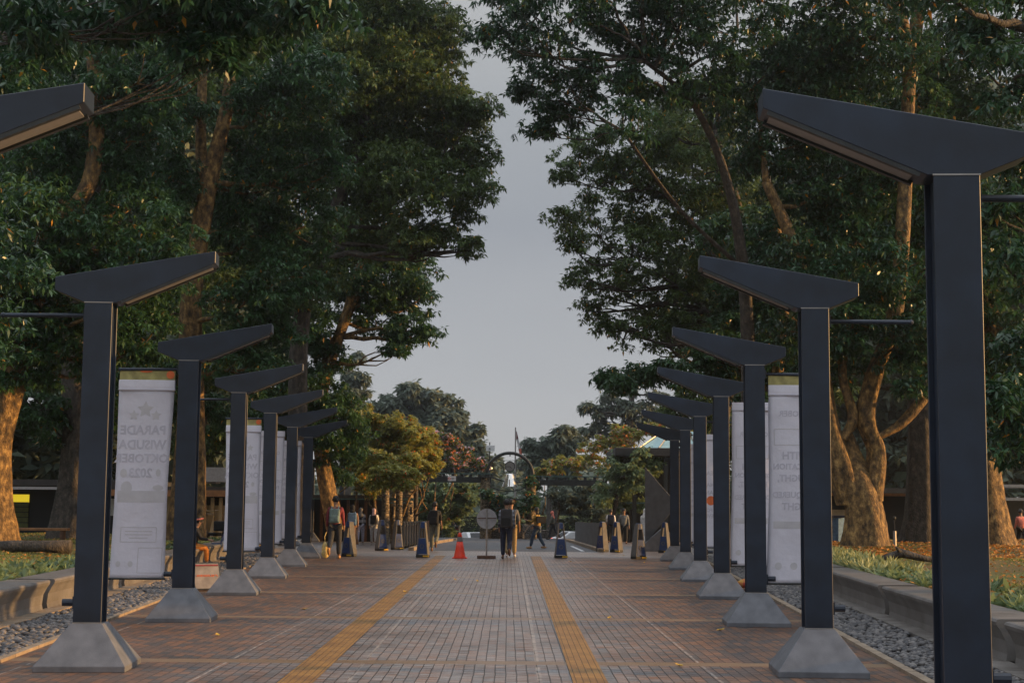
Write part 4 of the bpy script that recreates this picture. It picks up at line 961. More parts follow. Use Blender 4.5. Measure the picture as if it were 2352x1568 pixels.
# ------------------------------------------------------------------ gate with arch, clock and bell
YG = 88; kg = ppm(YG)
def gx(u): return at(u, 1100, YG).x
def gz(v): return at(1171, v, YG).z
G0 = zg(YG)
t = thing('gate_beam', 'left dark steel truss beam of the gate with a small white sign on it', 'gate beam', (gx(1040), YG, gz(1096)), 0, 'truss beams of the gate')
def truss(t, half):
    q = MB(); q.box((0, 0, -.15), (half * 2, .24, .32)); q.build('lower_beam', M['darksteel'], t, bevel=.01)
    q = MB(); q.box((0, 0, .20), (half * 2 + .2, .30, .06)); q.build('top_rail', M['greensteel'], t)
    n = 9
    q = MB()
    for i in range(n): q.box((-half + .15 + i * (2 * half - .3) / (n - 1), 0, .085), (.16, .18, .17))
    q.build('spacer', M['darksteel'], t)
    return t
truss(t, (gx(1129) - gx(953)) / 2)
sg = MB(); sg.box((gx(1038) - gx(1040), -.14, -.09), (.46, .03, .27)); so_ = sg.build('notice_board', M['white'], t)
q = MB(); ring(q, (-.19, -.09), .055, .085, -.165, 18); q.box((-.19, -.162, -.09), (.13, .006, .02), Matrix.Rotation(R(45), 3, 'Y')); q.build('red_ring', CM['coral'], so_)
q = MB(); 
for r_, w_ in enumerate((.16, .2, .14)): q.box((.0, -.158, -.04 - r_ * .05), (w_, .004, .018))
q.build('lettering', CM['black'], so_)
t = thing('gate_beam', 'right dark steel truss beam of the gate running into the vine tree', 'gate beam', (gx(1300), YG, gz(1101)), 0, 'truss beams of the gate'); truss(t, (gx(1400) - gx(1212)) / 2)
t = thing('gate_arch', 'round dark tubular arch rising over the middle of the gate', 'arch', (gx(1171), YG, G0), 0)
r_ = 53 / kg; z0 = gz(1092) - G0; hz = gz(1040) - gz(1092)
q = MB(); q.tube([(-r_, 0, z0 - .5)] + [(-r_ * math.cos(a), 0, z0 + hz * math.sin(a)) for a in [math.pi * i / 24 for i in range(25)]] + [(r_, 0, z0 - .5)], .095, 10); q.build('arch_tube', M['darksteel'], t, smooth=True)
q = MB(); q.tube([(-r_ * 1.0, 0, z0 - .02), (-.55, 0, z0 - .25), (-.3, 0, z0 - .33)], .04, 8); q.tube([(r_, 0, z0 - .38), (.3, 0, z0 - .36)], .035, 8)
q.tube([(-r_, 0, z0 - .55), (-.6, 0, z0 - .82), (0, 0, z0 - .9), (.6, 0, z0 - .8), (r_, 0, z0 - .5)], .03, 8); q.tube([(-r_ - .2, .1, z0 - 1.35), (r_ + .4, .1, z0 - 1.35)], .05, 8); q.build('brace', M['darksteel'], t, smooth=True)
q = MB(); q.tube([(-r_ * .93, -.05, z0 + .42), (-r_ * .8, -.05, z0 + .42)], .025, 6); q.tube([(r_ * .93, -.05, z0 + .42), (r_ * .78, -.05, z0 + .36)], .03, 6); q.tube([(0, 0, z0 + hz - .05), (0, 0, z0 + hz - .2)], .03, 6); q.build('spotlight', M['darksteel'], t)
q = MB(); q.ell((-r_ * .78, -.06, z0 + .42), (.05, .05, .05), 10, 8); q.build('bulb', M['bulb'], t)
# clock
cz = gz(1071) - G0
t = thing('clock', 'round dark-faced clock in a square tube frame above the bell', 'clock', (gx(1171), YG - .05, G0 + cz - .4), 0)
q = MB(); rr_ = .36; q.tube([(-rr_, 0, .04), (-rr_, 0, .04 + 2 * rr_ - .02), (rr_, 0, .02 + 2 * rr_), (rr_, 0, .04), (-rr_, 0, .04)], .022, 8); q.tube([(0, 0, 2 * rr_ + .03), (0, 0, 2 * rr_ - .08)], .02, 6); q.tube([(0, 0, 0), (0, 0, .12)], .02, 6); q.build('frame', M['darksteel'], t)
q = MB(); q.lathe([(.29, -.05), (.30, 0), (.29, .05)], 32, (0, 0, .4), M=Rm); q.build('clock_face', mat('clock_dial', (.20, .195, .19), .4, 6, .1), t)
q = MB(); ring(q, (0, .4), .265, .305, -.065, 32); q.build('rim', M['darksteel'], t)
q = MB(); q.box((-.11, -.062, .39), (.22, .008, .022), Matrix.Rotation(R(-6), 3, 'Y')); q.box((.05, -.066, .345), (.15, .008, .028), Matrix.Rotation(R(50), 3, 'Y'))
for a in range(12): q.box((.235 * math.sin(a * math.pi / 6), -.058, .4 + .235 * math.cos(a * math.pi / 6)), (.018, .006, .03))
q.build('hand', CM['black'], t)
t = thing('bell', 'large shiny silver bell hanging under the clock', 'bell', (gx(1171), YG - .05, gz(1118)), 0)
q = MB(); q.lathe([(.46, 0), (.45, .03), (.37, .28), (.29, .52), (.235, .70), (.2, .77), (.02, .78)], 24); q.build('bell_body', mat('bell_metal', (.85, .84, .8), .25, 4, .12, .05, 20, metal=.9), t, smooth=True)
q = MB(); q.box((-.02, -.36, .22), (.05, .06, .4), Matrix.Rotation(R(-18), 3, 'X')); q.build('seam', M['rust'], t)
# stone gate pillars
def pillar(label, u, Y, w_, v0, stone_v=None, m_='stone', group=None, rz=0, cat='pillar'):
    p = gd(u, Y); top = at(u, v0, Y).z - p.z; t = thing('stone_pillar', label, cat, p, rz, group); n = 14; vs = []; q = MB(); rgx = random.Random(int(u))
    pts = [Vector((0, 0, z)) for z in [top * i / 10 for i in range(11)]]
    fluted(q, pts, [w_ / 2 * (1.12 - .12 * i / 10) for i in range(11)], 14, .05, int(u), 4); q.build('shaft', M[m_], t, smooth=True)
    q = MB(); q.box((0, 0, top + .03), (w_ * 1.25, w_ * 1.25, .08)); q.build('capital', M['darksteel'], t, bevel=.01); return t
pg = 'stone pillars of the pergola by the left barrier'
pillar('left gate pillar wrapped in dark vines, under the left foot of the arch', 1116, YG, .55, 1096, group='pillars under the gate arch'); pillar('right gate pillar with sunlit stones, under the right foot of the arch', 1221, YG, .55, 1096, group='pillars under the gate arch')
for u, w_, v0, Y, s_ in ((888, .30, 1090, 66, 'stone pillar behind the near bollard, leftmost of the golden row'), (905, .26, 1090, 69, 'slim stone pillar, second from the left in the golden row'), (919, .3, 1085, 67, 'broad lit stone pillar in the middle of the golden row'),
                     (940, .46, 1090, 68, 'thick shaded stone pillar at the right of the golden row, beside the beam')): pillar(s_, u, Y, w_, v0, group=pg)
pillar('tree-like round column at the left end of the gate beam', 956, 72, .26, 1092, m_='barkd', group=pg)
t = thing('pergola_frame', 'greenish steel cross rail between the stone pillars on the left', 'pergola rail', gd(915, 67.4)); zz = at(915, 1146, 67.4).z - zg(67.4)
q = MB(); q.box((0, 0, zz), (1.45, .12, .12)); q.box((0, 0, zz - .16), (1.3, .08, .06)); q.build('cross_rail', M['greensteel'], t)
q = MB()
for i in range(7): q.box((-.6 + i * .2, .06, zz - .5), (.09, .05, .35))
q.build('slat', M['darksteel'], t)
# low stone walls at the crest
def stone_wall(label, u0, u1, v0, Y, th=.4):
    a, b = gd(u0, Y), gd(u1, Y); top = at(u0, v0, Y).z - a.z; t = MB(); L_ = b.x - a.x; nx = max(4, int(L_ / .25)); rgx = random.Random(int(u0))
    vs = []; 
    for y in (0, th):
        for j in range(4):
            for i in range(nx + 1): vs.append((-L_ / 2 + L_ * i / nx, y + rgx.uniform(-.03, .03), top * j / 3 + (rgx.uniform(-.03, .03) if j else -.1)))
    n1 = nx + 1; o2 = 4 * n1; fs = []
    for j in range(3):
        for i in range(nx): k = j * n1 + i; fs += [(k, k + 1, k + n1 + 1, k + n1), (o2 + k, o2 + k + n1, o2 + k + n1 + 1, o2 + k + 1)]
    fs += [(3 * n1 + i, 3 * n1 + i + 1, o2 + 3 * n1 + i + 1, o2 + 3 * n1 + i) for i in range(nx)]
    for i in (0, nx): fs += [(j * n1 + i, (j + 1) * n1 + i, o2 + (j + 1) * n1 + i, o2 + j * n1 + i) for j in range(3)]
    t.add(vs, fs); o = t.build('stone_wall', M['stonegrey']); o.location = (a + b) / 2; tag(o, label, 'wall', 'low stone walls at the gate'); return o
M['stonegrey'] = stone_mat('grey_stone', 5, (.12, .11, .10), (.24, .22, .20), (.04, .035, .03))
stone_wall('low rough stone wall behind the round sign', 1104, 1212, 1212, 88.5); stone_wall('short pale stone wall right of the plaid-shirted man', 1202, 1232, 1204, 87); stone_wall('low stone wall stub left of the woman in the mustard top', 1150, 1262, 1216, 90.5)
# flag pole and small mast
t = thing('flagpole', 'tall flagpole with a limp red and white flag behind the arch', 'flagpole', gd(1184, 120)); top = at(1184, 981, 120).z - zg(120)
q = MB(); q.tube([(0, 0, 0), (0, 0, top)], [.09, .045], 8); q.build('pole', M['galv'], t)
def flagpart(z0, z1, x0a, x0b, x1a, x1b, mt, nm):
    q = MB(); vs = []; n = 10
    for sd in (0, 1):
        for i in range(n + 1):
            f = i / n; z = z0 + (z1 - z0) * f
            for j in range(7):
                g = j / 6; x = (x0a + (x0b - x0a) * f) * (1 - g) + (x1a + (x1b - x1a) * f) * g; vs.append((x, .10 * math.sin(g * 9 + f * 2) * (.5 + f) + .01 * sd, z))
    fs = []
    for i in range(n):
        for j in range(6): k = i * 7 + j; fs += [(k, k + 1, k + 8, k + 7), (77 + k, 77 + k + 7, 77 + k + 8, 77 + k + 1)]
    q.add(vs, fs); q.build(nm, mt, t, smooth=True)
def fz(v): return at(1184, v, 120).z - zg(120)
flagpart(fz(990), fz(1008), .06, .06, .1, .24, CM['maroon'], 'red_stripe'); flagpart(fz(1008), fz(1030), .06, .25, .24, .45, M['white'], 'white_stripe'); flagpart(fz(1030), fz(1052), .25, .38, .45, .55, CM['coral'], 'red_hem')
t = thing('mast', 'thin mast with a small square white panel left of the arch', 'mast', gd(1125, 110)); 
q = MB(); q.tube([(0, 0, 0), (0, 0, at(1125, 1015, 110).z - zg(110))], .04, 8); q.build('pole', M['darksteel'], t)
q = MB(); q.box((.05, -.06, at(1125, 1029, 110).z - zg(110)), (.62, .06, .42)); q.build('panel', M['white'], t, bevel=.04); 
q = MB(); q.box((.0, -.12, at(1125, 1030, 110).z - zg(110)), (.12, .08, .06)); q.build('feed_horn', M['darksteel'], t)
# ------------------------------------------------------------------ buildings
def building(name, label, u0, u1, Y, depth, v_top, parts, wall='darkin', z0=None):
    a, b = at(u0, 1160, Y), at(u1, 1160, Y); zb = z0 if z0 is not None else min(zg(Y), .3); t = thing(name, label, 'building', ((a.x + b.x) / 2, Y, zb)); L_ = b.x - a.x; h_ = at(u0, v_top, Y).z - zb
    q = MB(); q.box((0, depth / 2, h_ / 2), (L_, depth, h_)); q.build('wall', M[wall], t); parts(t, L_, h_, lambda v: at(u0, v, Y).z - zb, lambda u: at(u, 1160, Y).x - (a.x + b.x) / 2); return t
def p1(t, L_, h_, z, x):
    q = MB(); q.box((0, 2, h_ + .1), (L_ + 1, 6.5, .22)); q.build('roof', M['roofdark'], t); q = MB(); q.box((0, -1.26, h_ - .1), (L_ + 1, .06, .10)); q.build('gutter', M['signgrey'], t)
    for ua, ub in ((-60, 67), (145, 210)):
        q = MB(); q.box(((x(ua) + x(ub)) / 2, -.03, z(1142)), (x(ub) - x(ua), .04, .30)); q.build('lit_window', M['yellow_light'], t)
        q = MB()
        for r_ in range(5): q.box(((x(ua) + x(ub)) / 2, -.05, z(1155 + r_ * 12)), (x(ub) - x(ua), .06, .16))
        q.build('shutter', mat('shutter_green', (.10, .11, .03), .7), t)
    q = MB(); q.box((x(262), -.04, z(1160)), (.28, .04, .62)); q.build('poster', M['white'], t)
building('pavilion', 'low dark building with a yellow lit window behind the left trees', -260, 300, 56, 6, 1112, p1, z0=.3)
def p2(t, L_, h_, z, x):
    q = MB(); q.box((0, 1.5, h_ + .09), (L_ + 1.2, 5, .18)); q.build('roof', M['roofdark'], t); q = MB(); q.box((0, -1.05, h_ - .05), (L_ + 1.2, .08, .22)); q.build('eave', M['eave'], t)
    for u_ in (452, 470, 490, 509, 528): q = MB(); q.box((x(u_), -.10, h_ * .5 - .1), (.12, .18, h_ - .2)); q.build('pilaster', M['wallcream'], t)
    for u_ in (461, 480, 500, 519): q = MB(); q.box((x(u_), -.03, z(1140)), (.28, .05, .55)); q.build('window', M['darkin'], t)
    q = MB(); q.box((x(500), -.4, h_ + .6), (1.6, 1.2, .5)); q.box((x(470), -.2, h_ + .45), (1.0, .8, .3)); q.build('roof_plant', M['signgrey'], t)
building('guard_house', 'cream walled hut with narrow lit pilasters between the banners on the left', 265, 600, 54, 4, 1128, p2, wall='wallcream', z0=.2)
def p3(t, L_, h_, z, x):
    q = MB(); q.box((0, 1, h_ + .06), (L_ + .8, 5, .14)); q.build('roof', M['roofdark'], t); q = MB(); q.box((0, -1.5, h_ - .06), (L_ + .6, .06, .06)); q.build('gutter', M['greensteel'], t)
    q = MB(); q.box((x(752), -.06, z(1165)), (.5, .04, .6)); q.build('poster', M['white'], t)
    for i in range(8): q = MB(); q.box((-L_ / 2 + .4 + i * (L_ - .8) / 7, -.08, h_ / 2), (.14, .12, h_)); q.build('post', M['rust'], t)
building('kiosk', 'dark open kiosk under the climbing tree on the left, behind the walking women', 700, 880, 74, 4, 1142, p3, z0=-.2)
def p4(t, L_, h_, z, x):
    q = MB(); q.box((0, 1, h_ + .1), (L_ + 1.5, 6, .2)); q.build('roof', M['roofdark'], t); q = MB(); q.box((0, -1.75, h_ + .04), (L_ + 1.5, .08, .30)); q.build('eave', M['eave'], t)
    q = MB(); q.box((x(2060), -.03, z(1185)), (2.4, .06, 1.6)); q.build('doorway', M['darkin'], t)
    q = MB(); q.box((x(1935), -.04, z(1195)), (1.4, .05, .9)); q.build('panel', M['wallcream'], t)
building('pavilion', 'low grey building with an orange-brown eave behind the big forked tree', 1880, 2230, 62, 5, 1132, p4, wall='darkin', z0=.1)
def p5(t, L_, h_, z, x):
    for dz_ in (0, .55): q = MB(); q.box((0, -1.2 + dz_, h_ + dz_), (L_ + 1, 3, .12)); q.build('roof_slab', M['galv'], t)
    for i in range(6): q = MB(); q.box((-L_ / 2 + .4 + i * (L_ - .8) / 5, -1.2, h_ / 2), (.16, .16, h_)); q.build('post', M['signgrey'], t)
building('walkway_shelter', 'pale flat-roofed walkway shelter at the far right edge', 2250, 2600, 66, 3, 1146, p5, wall='wallgrey', z0=0)
def p6(t, L_, h_, z, x):
    q = MB(); q.box((0, 1, h_ + .12), (L_ + 1.2, 7, .42)); q.build('roof', M['roofdark'], t, bevel=.05)
    q = MB(); b_ = h_ + .34; q.add([(-1.9, -1.6, b_), (2.6, -1.6, b_), (2.6, 2.6, b_), (-1.9, 2.6, b_), (-.5, .0, b_ + .95), (1.2, .0, b_ + .95), (1.2, 1, b_ + .95), (-.5, 1, b_ + .95)], [(0, 1, 5, 4), (1, 2, 6, 5), (2, 3, 7, 6), (3, 0, 4, 7), (4, 5, 6, 7)]); q.build('skylight', M['glassroof'], t)
    q = MB()
    for xx in (-1.9, -.9, .1, 1.1, 2.1): q.tube([(xx, -1.62, b_ + .03), (-.5 + (xx + 1.9) / 4 * 1.7, -.02, b_ + .99)], .035, 6)
    q.build('glazing_bar', M['galv'], t)
    for xx in (-2.2, -.6, 1.0, 2.4): q = MB(); q.box((xx, -2.1, h_ / 2), (.2, .2, h_)); q.build('post', M['darksteel'], t)
    q = MB(); q.box((0, -2.1, h_ * .45), (L_, .08, .08)); q.build('rail', M['greensteel'], t)
building('entrance_pavilion', 'dark flat-roofed pavilion with a teal glass skylight on the right', 1432, 1660, 80, 6, 1046, p6, wall='darkin')
# globe lamp glow, litter bin, post light, A-board, rail, log, fabric bundle
t = thing('globe_lamp', 'small round glowing lamp hanging under the farthest left lamp arm', 'lamp', at(810, 1094, 93)); q = MB(); q.ell((0, 0, 0), (.17, .17, .17), 16, 10); q.build('globe', emis('globe_glass', (.75, .85, .6), .55), t, smooth=True); q = MB(); q.tube([(0, 0, .16), (0, 0, .5)], .02, 6); q.build('stem', M['darksteel'], t)
p = at(1922, 1213, 47); t = thing('litter_bin', 'blue-grey wheeled litter bin left of the big forked trunk', 'bin', (p.x, 47, .55)); q = MB(); q.lathe([(.2, 0), (.25, .75)], 4, (0, 0, 0)); q.build('bin_body', CM['bluepack'], t, bevel=.02); q = MB(); q.box((0, 0, .79), (.46, .5, .07)); q.build('lid', CM['navy'], t, bevel=.02)
p = at(2055, 1240, 41); t = thing('garden_light', 'short silver garden light post right of the big forked trunk', 'light post', (p.x, 41, .55)); q = MB(); q.tube([(0, 0, 0), (0, 0, .45)], .045, 10); q.build('post', M['galv'], t); q = MB(); q.tube([(0, 0, .45), (0, 0, .75)], .012, 6); q.lathe([(.02, 0), (.05, .03), (.05, .08), (.02, .1)], 8, (0, 0, .74)); q.build('tap', M['darksteel'], t)
yb = 28.2; t = thing('folding_board', 'fallen folding poster board lying by the second full left lamp post', 'poster board', (xl(yb) - .62, yb, .0), .5); t.scale = (.85, .85, .8)
q = MB(); Mx = Matrix.Rotation(R(-24), 3, 'X'); q.box((0, 0, .34), (.62, .03, .66), Mx); bo = q.build('frame', M['darksteel'], t, bevel=.006)
q = MB(); q.box((0, -.02, .34), (.56, .012, .60), Mx); q.build('poster', mat('poster_print', (.22, .20, .19), .7, 5, .3), bo)
q = MB(); q.box((0, -.135 + .02, .13), (.54, .008, .10), Mx); q.box((0, .10 - .03, .58), (.54, .008, .035), Mx); q.build('red_band', CM['maroon'], bo)
tm = text_mesh('Certificate', .11, M['orange'], bo, (0, 0, 0), mirror=False); tm.rotation_euler = (R(-24), R(180), 0); tm.location = (0, -.035, .34)
q = MB(); q.box((0, .25, .25), (.58, .025, .52), Matrix.Rotation(R(30), 3, 'X')); q.build('rear_leg', M['darksteel'], t)
q = MB(); rgx = random.Random(3)
for i in range(9): q.ell((rgx.uniform(-.3, .3), rgx.uniform(-.15, .15), rgx.uniform(.04, .14)), (rgx.uniform(.1, .2), rgx.uniform(.08, .14), rgx.uniform(.05, .09)), 10, 8, Matrix.Rotation(rgx.uniform(0, 3), 3, 'Z'))
o = q.build('cloth_bundle', check_mat('patterned_cloth', (.45, .25, .05), (.35, .05, .03), 11), smooth=True); p = at(1697, 1313, 30); o.location = (p.x, 30, .02); tag(o, 'crumpled red and gold patterned cloth on the gravel behind the fourth right lamp post', 'cloth')
t = thing('log', 'short sawn log lying on the left lawn near the bottom left trees', 'log', (at(60, 1260, 33).x, 33, lawn_z(at(60, 1260, 33).x, 33, -1))); q = MB(); fluted(q, [Vector((-.9, 0, .12)), Vector((0, .1, .16)), Vector((.9, 0, .15))], [.16, .17, .18], 10, .04, 3); q.v = [(x, y, z) for x, y, z in q.v]
q = MB(); q.tube([(-.9, 0, .13), (-.3, .05, .15), (.3, .02, .16), (.95, 0, .15)], [.11, .13, .12, .15], 12); q.build('timber', M['barkd'], t, smooth=True)
t = thing('park_bench', 'low reddish plank bench between the trees on the left lawn', 'bench', (at(85, 1232, 42).x, 42, .55)); q = MB(); q.box((0, 0, .30), (1.7, .35, .07)); q.build('plank', M['eave'], t, bevel=.01)
for s_ in (-1, 1): q = MB(); q.box((s_ * .7, 0, .13), (.08, .3, .27)); q.build('leg', M['rust'], t)
t = thing('branch', 'dead branch lying on the right lawn behind the benches', 'branch', (at(2120, 1282, 30).x, 30, lawn_z(at(2120, 1282, 30).x, 30, 1))); q = MB(); q.tube([(-.8, 0, .1), (-.4, .05, .22), (0, 0, .12), (.6, .1, .06)], [.07, .09, .06, .03], 8); q.tube([(-.4, .05, .2), (-.55, -.1, .34)], [.05, .02], 6); q.build('wood', M['barkd'], t, smooth=True)
p = at(497, 1205, 47); t = thing('parked_scooter', 'dark scooter seen between the second and third left lamp posts', 'scooter', (p.x, 47, .35), .9)
for yy in (-.5, .55): q = MB(); q.lathe([(.12, -.05), (.2, -.055), (.23, 0), (.2, .055), (.12, .05)], 20, (0, yy, .23), M=Matrix.Rotation(R(90), 3, 'Y')); q.build('wheel', M['rubber'], t, smooth=True)
q = MB(); q.box((0, -.35, .55), (.26, .7, .3)); q.box((0, .1, .3), (.24, .5, .1)); q.box((0, .42, .65), (.3, .12, .6), Matrix.Rotation(R(20), 3, 'X')); q.build('body', CM['black'], t, bevel=.06, seg=3)
q = MB(); q.tube([(-.32, .3, 1.02), (0, .36, 1.0), (.32, .3, 1.02)], .02, 8); q.build('handlebar', M['darksteel'], t)
# scattered leaves on the plaza: each a thing
rgx = random.Random(12); lm = mat('yellow_leaf', (.55, .33, .03), .6, 20, .35)
spots = [(500, 1460, 'curled yellow leaf on the paving inside the second left lamp post'), (1655, 1448, 'yellow leaf between the second and third right lamp bases'), (1745, 1315, 'small leaf near the right gravel edge'), (1432, 1276, 'large dry leaf lying just right of the right tactile strip'),
         (1097, 1335, 'small dark leaf on the paving near the centre'), (1046, 1332, 'tiny yellow leaf beside the left tactile strip'), (1480, 1292, 'leaf in front of the turned bollard'), (1310, 1290, 'leaf beside the far end of the right tactile strip'), (1560, 1530, 'yellow leaf near the bottom between the tactile strip and the second right base'),
         (930, 1360, 'pale leaf on the left tactile strip'), (1400, 1420, 'brown leaf on the paving right of the tactile strip'), (700, 1400, 'brown leaf on the left paving')]
for u, v, ds in spots:
    d = ray(u, v); Yq = d.y * (CAMZ / -d.z); p = Vector((0, 0, CAMZ)) + d * (CAMZ / -d.z); q = MB(); s_ = rgx.uniform(.10, .15)
    q.add([(-s_ / 2, 0, .008), (-s_ * .2, -.028, .02), (s_ * .2, -.024, .018), (s_ / 2, 0, .035), (s_ * .2, .026, .022), (-s_ * .2, .028, .018), (0, 0, .004)], [(0, 1, 6), (1, 2, 6), (2, 3, 6), (3, 4, 6), (4, 5, 6), (5, 0, 6)])
    o = q.build('fallen_leaf', lm); o.location = (p.x, p.y, .004); o.rotation_euler.z = rgx.uniform(0, 3); tag(o, ds, 'leaf', 'single leaves fallen on the paving')
# ------------------------------------------------------------------ trees
TG = 'big broadleaf trees on the left of the walk'; TR = 'big broadleaf trees on the right of the walk'
tree('broadleaf_tree', 'nearest tree on the left, only its dark crown reaching in from the top left corner', 23, [[(-380, 1330, 23, .4), (-330, 900, 23, .34), (-360, 400, 23, .28), (-420, 0, 23, .2)]],
     [(-80, 250, 150), (40, 60, 130), (180, 40, 110), (-120, 520, 150), (20, 230, 100), (80, 150, 90), (-60, 760, 130), (-10, 620, 90), (110, 20, 100)], 'leafA', 'barkd', 1, leaf=.17, ros=26, limbr=.018, group=TG)
tree('broadleaf_tree', 'dark leafy bough hanging into the top of the photo, left of centre', 17.5, [[(-500, 1400, 17.5, .35), (-520, 500, 17.5, .3), (-400, -200, 17.5, .26), (60, -480, 17.5, .18), (430, -420, 17.5, .1)]],
     [(560, -10, 95), (470, 10, 80), (640, -20, 90), (400, -40, 90), (520, 90, 60), (590, 70, 70), (700, 0, 55), (300, -70, 90), (480, 130, 32), (150, 0, 80), (230, 50, 60), (60, 30, 80), (340, 40, 60)], 'leafA', 'barkd', 2, leaf=.17, ros=26, clump=12, limbr=.018, group=TG)
tree('broadleaf_tree', 'left tree with a sunlit golden trunk at the very left edge of the photo', 36, [[(-5, 1262, 36, .55), (-8, 1150, 36, .34), (-5, 1020, 36, .30), (20, 900, 36, .33), (60, 740, 36, .30), (120, 540, 36, .27), (205, 420, 36, .20), (222, 240, 36, .18), (200, 20, 36, .14)], [(-5, 1120, 36, .26), (-20, 980, 36, .3), (-60, 800, 36, .25), (-80, 500, 36, .2)]],
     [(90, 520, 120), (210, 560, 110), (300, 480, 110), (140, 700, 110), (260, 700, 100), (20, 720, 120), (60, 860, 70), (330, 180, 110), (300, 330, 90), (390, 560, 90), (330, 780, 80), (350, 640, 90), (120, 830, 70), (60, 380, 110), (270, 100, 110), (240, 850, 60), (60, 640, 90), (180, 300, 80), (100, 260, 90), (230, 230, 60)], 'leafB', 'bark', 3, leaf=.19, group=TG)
tree('broadleaf_tree', 'left tree with a thick dark trunk half hidden behind the first full lamp post', 44, [[(165, 1238, 44, .75), (172, 1120, 44, .5), (180, 980, 44, .42), (175, 840, 44, .4), (190, 600, 44, .36), (230, 300, 44, .28), (240, 40, 44, .2)]],
     [(180, 760, 110), (60, 620, 120), (150, 430, 130), (320, 300, 110), (430, 480, 90), (250, 880, 60), (400, 720, 80), (80, 940, 70), (250, 940, 60), (150, 180, 130), (400, 130, 110), (120, 980, 50)], 'leafB', 'barkd', 4, leaf=.21, group=TG)
tree('broadleaf_tree', 'left tree with a tall forked sunlit golden limb above the second full lamp', 40, [[(430, 1240, 40, .5), (440, 1000, 40, .36), (440, 780, 40, .30), (445, 640, 40, .27), (480, 420, 40, .24), (520, 250, 40, .18), (540, 60, 40, .12)], [(470, 460, 40, .18), (462, 330, 40, .15), (465, 200, 40, .13), (470, 60, 40, .1)]],
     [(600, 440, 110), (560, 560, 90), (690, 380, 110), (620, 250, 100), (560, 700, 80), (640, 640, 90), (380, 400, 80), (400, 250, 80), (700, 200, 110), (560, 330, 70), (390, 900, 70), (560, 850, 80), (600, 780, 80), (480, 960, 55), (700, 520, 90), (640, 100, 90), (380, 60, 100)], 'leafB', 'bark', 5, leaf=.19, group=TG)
tree('broadleaf_tree', 'tallest left tree, whose crown bulges towards the sky gap above the middle of the walk', 50, [[(690, 1235, 50, .4), (685, 1000, 50, .3), (690, 760, 50, .28), (720, 620, 50, .26), (800, 400, 50, .2), (860, 200, 50, .14)], [(700, 700, 50, .18), (760, 560, 50, .15), (900, 430, 50, .12), (1010, 380, 50, .07)]],
     [(850, 60, 130), (930, 160, 115), (1000, 60, 75), (1015, 150, 60), (960, 290, 110), (1030, 260, 80), (1070, 340, 72), (1085, 260, 50), (1030, 420, 80), (1095, 430, 50), (930, 420, 110), (860, 300, 120), (780, 180, 120), (760, 60, 110), (850, 520, 110), (780, 420, 110), (960, 530, 75), (1010, 540, 35), (740, 320, 100), (700, 640, 85), (1060, 500, 35), (1080, 575, 24), (900, 20, 90), (860, -140, 140), (640, -160, 150), (760, -330, 150)], 'leafC', 'barkd', 6, leaf=.20, ros=26, group=TG, twigs=4)
tree('broadleaf_tree', 'left tree with twin sunlit golden leaning trunks, its low crown ending above the bougainvillea', 56, [[(770, 1215, 56, .34), (735, 1020, 56, .25), (745, 860, 56, .24), (790, 740, 56, .2), (830, 600, 56, .12)], [(735, 900, 56, .2), (770, 800, 56, .2), (810, 700, 56, .14), (850, 620, 56, .08)]],
     [(880, 640, 90), (930, 600, 70), (960, 690, 50), (940, 760, 48), (985, 765, 32), (880, 740, 60), (900, 800, 24), (830, 560, 90), (800, 680, 70), (680, 760, 90), (640, 880, 80), (720, 900, 70), (760, 960, 75), (700, 1020, 60), (790, 1030, 55), (760, 820, 50), (620, 980, 70), (770, 1090, 40), (670, 960, 60)], 'leafB', 'bark', 7, leaf=.22, group=TG, twigs=4)
tree('broadleaf_tree', 'slender left tree standing between the third and fourth full lamp posts', 62, [[(545, 1225, 62, .4), (560, 1000, 62, .3), (600, 700, 62, .24), (640, 400, 62, .2), (650, 150, 62, .14)]],
     [(500, 820, 90), (420, 860, 90), (520, 620, 100), (640, 560, 100), (740, 600, 80), (560, 980, 70), (460, 1020, 60), (640, 300, 120), (500, 200, 120), (330, 950, 70), (840, 240, 110), (940, 100, 90)], 'leafC', 'barkd', 8, leaf=.26, ros=22, group=TG)
# right side
tree('broadleaf_tree', 'nearest tree on the right, its dark leaves framing the top right corner', 21, [[(2620, 1320, 21, .4), (2560, 900, 21, .34), (2480, 400, 21, .28), (2400, 0, 21, .2)]],
     [(2330, 180, 110), (2400, 380, 130), (2280, 40, 110), (2180, -10, 90), (2340, 620, 100), (2330, 830, 75), (2380, 1000, 80), (2300, 940, 45), (2080, -30, 80), (2420, 760, 100), (2290, 500, 60), (2330, 1020, 40), (2240, 90, 60)], 'leafA', 'barkd', 11, leaf=.17, ros=24, group=TR)
tree('broadleaf_tree', 'right tree with a smooth sunlit golden trunk beside the closest lamp post', 42, [[(2278, 1250, 42, .62), (2270, 1150, 42, .40), (2262, 1000, 42, .30), (2290, 850, 42, .28), (2250, 650, 42, .26), (2160, 420, 42, .24), (2100, 250, 42, .26), (2098, 120, 42, .2), (2120, -40, 42, .18)], [(2280, 1000, 42, .22), (2340, 850, 42, .2), (2400, 600, 42, .16)]],
     [(2140, 400, 110), (2230, 300, 120), (2080, 560, 100), (2180, 680, 90), (2280, 560, 110), (2300, 760, 100), (2190, 830, 70), (2320, 880, 70), (2100, 220, 120), (2200, 120, 120), (2050, 700, 80), (2400, 600, 110), (2100, 820, 60), (2130, 250, 55, 40), (2110, 130, 55, 40), (2150, 380, 50, 40), (2220, 520, 60, 40.5), (2260, 660, 60, 40.5), (2160, 470, 50, 40.5), (2250, -120, 170), (2450, 150, 160), (2500, -150, 170), (2330, -350, 170)], 'leafB', 'bark', 12, leaf=.2, group=TR)
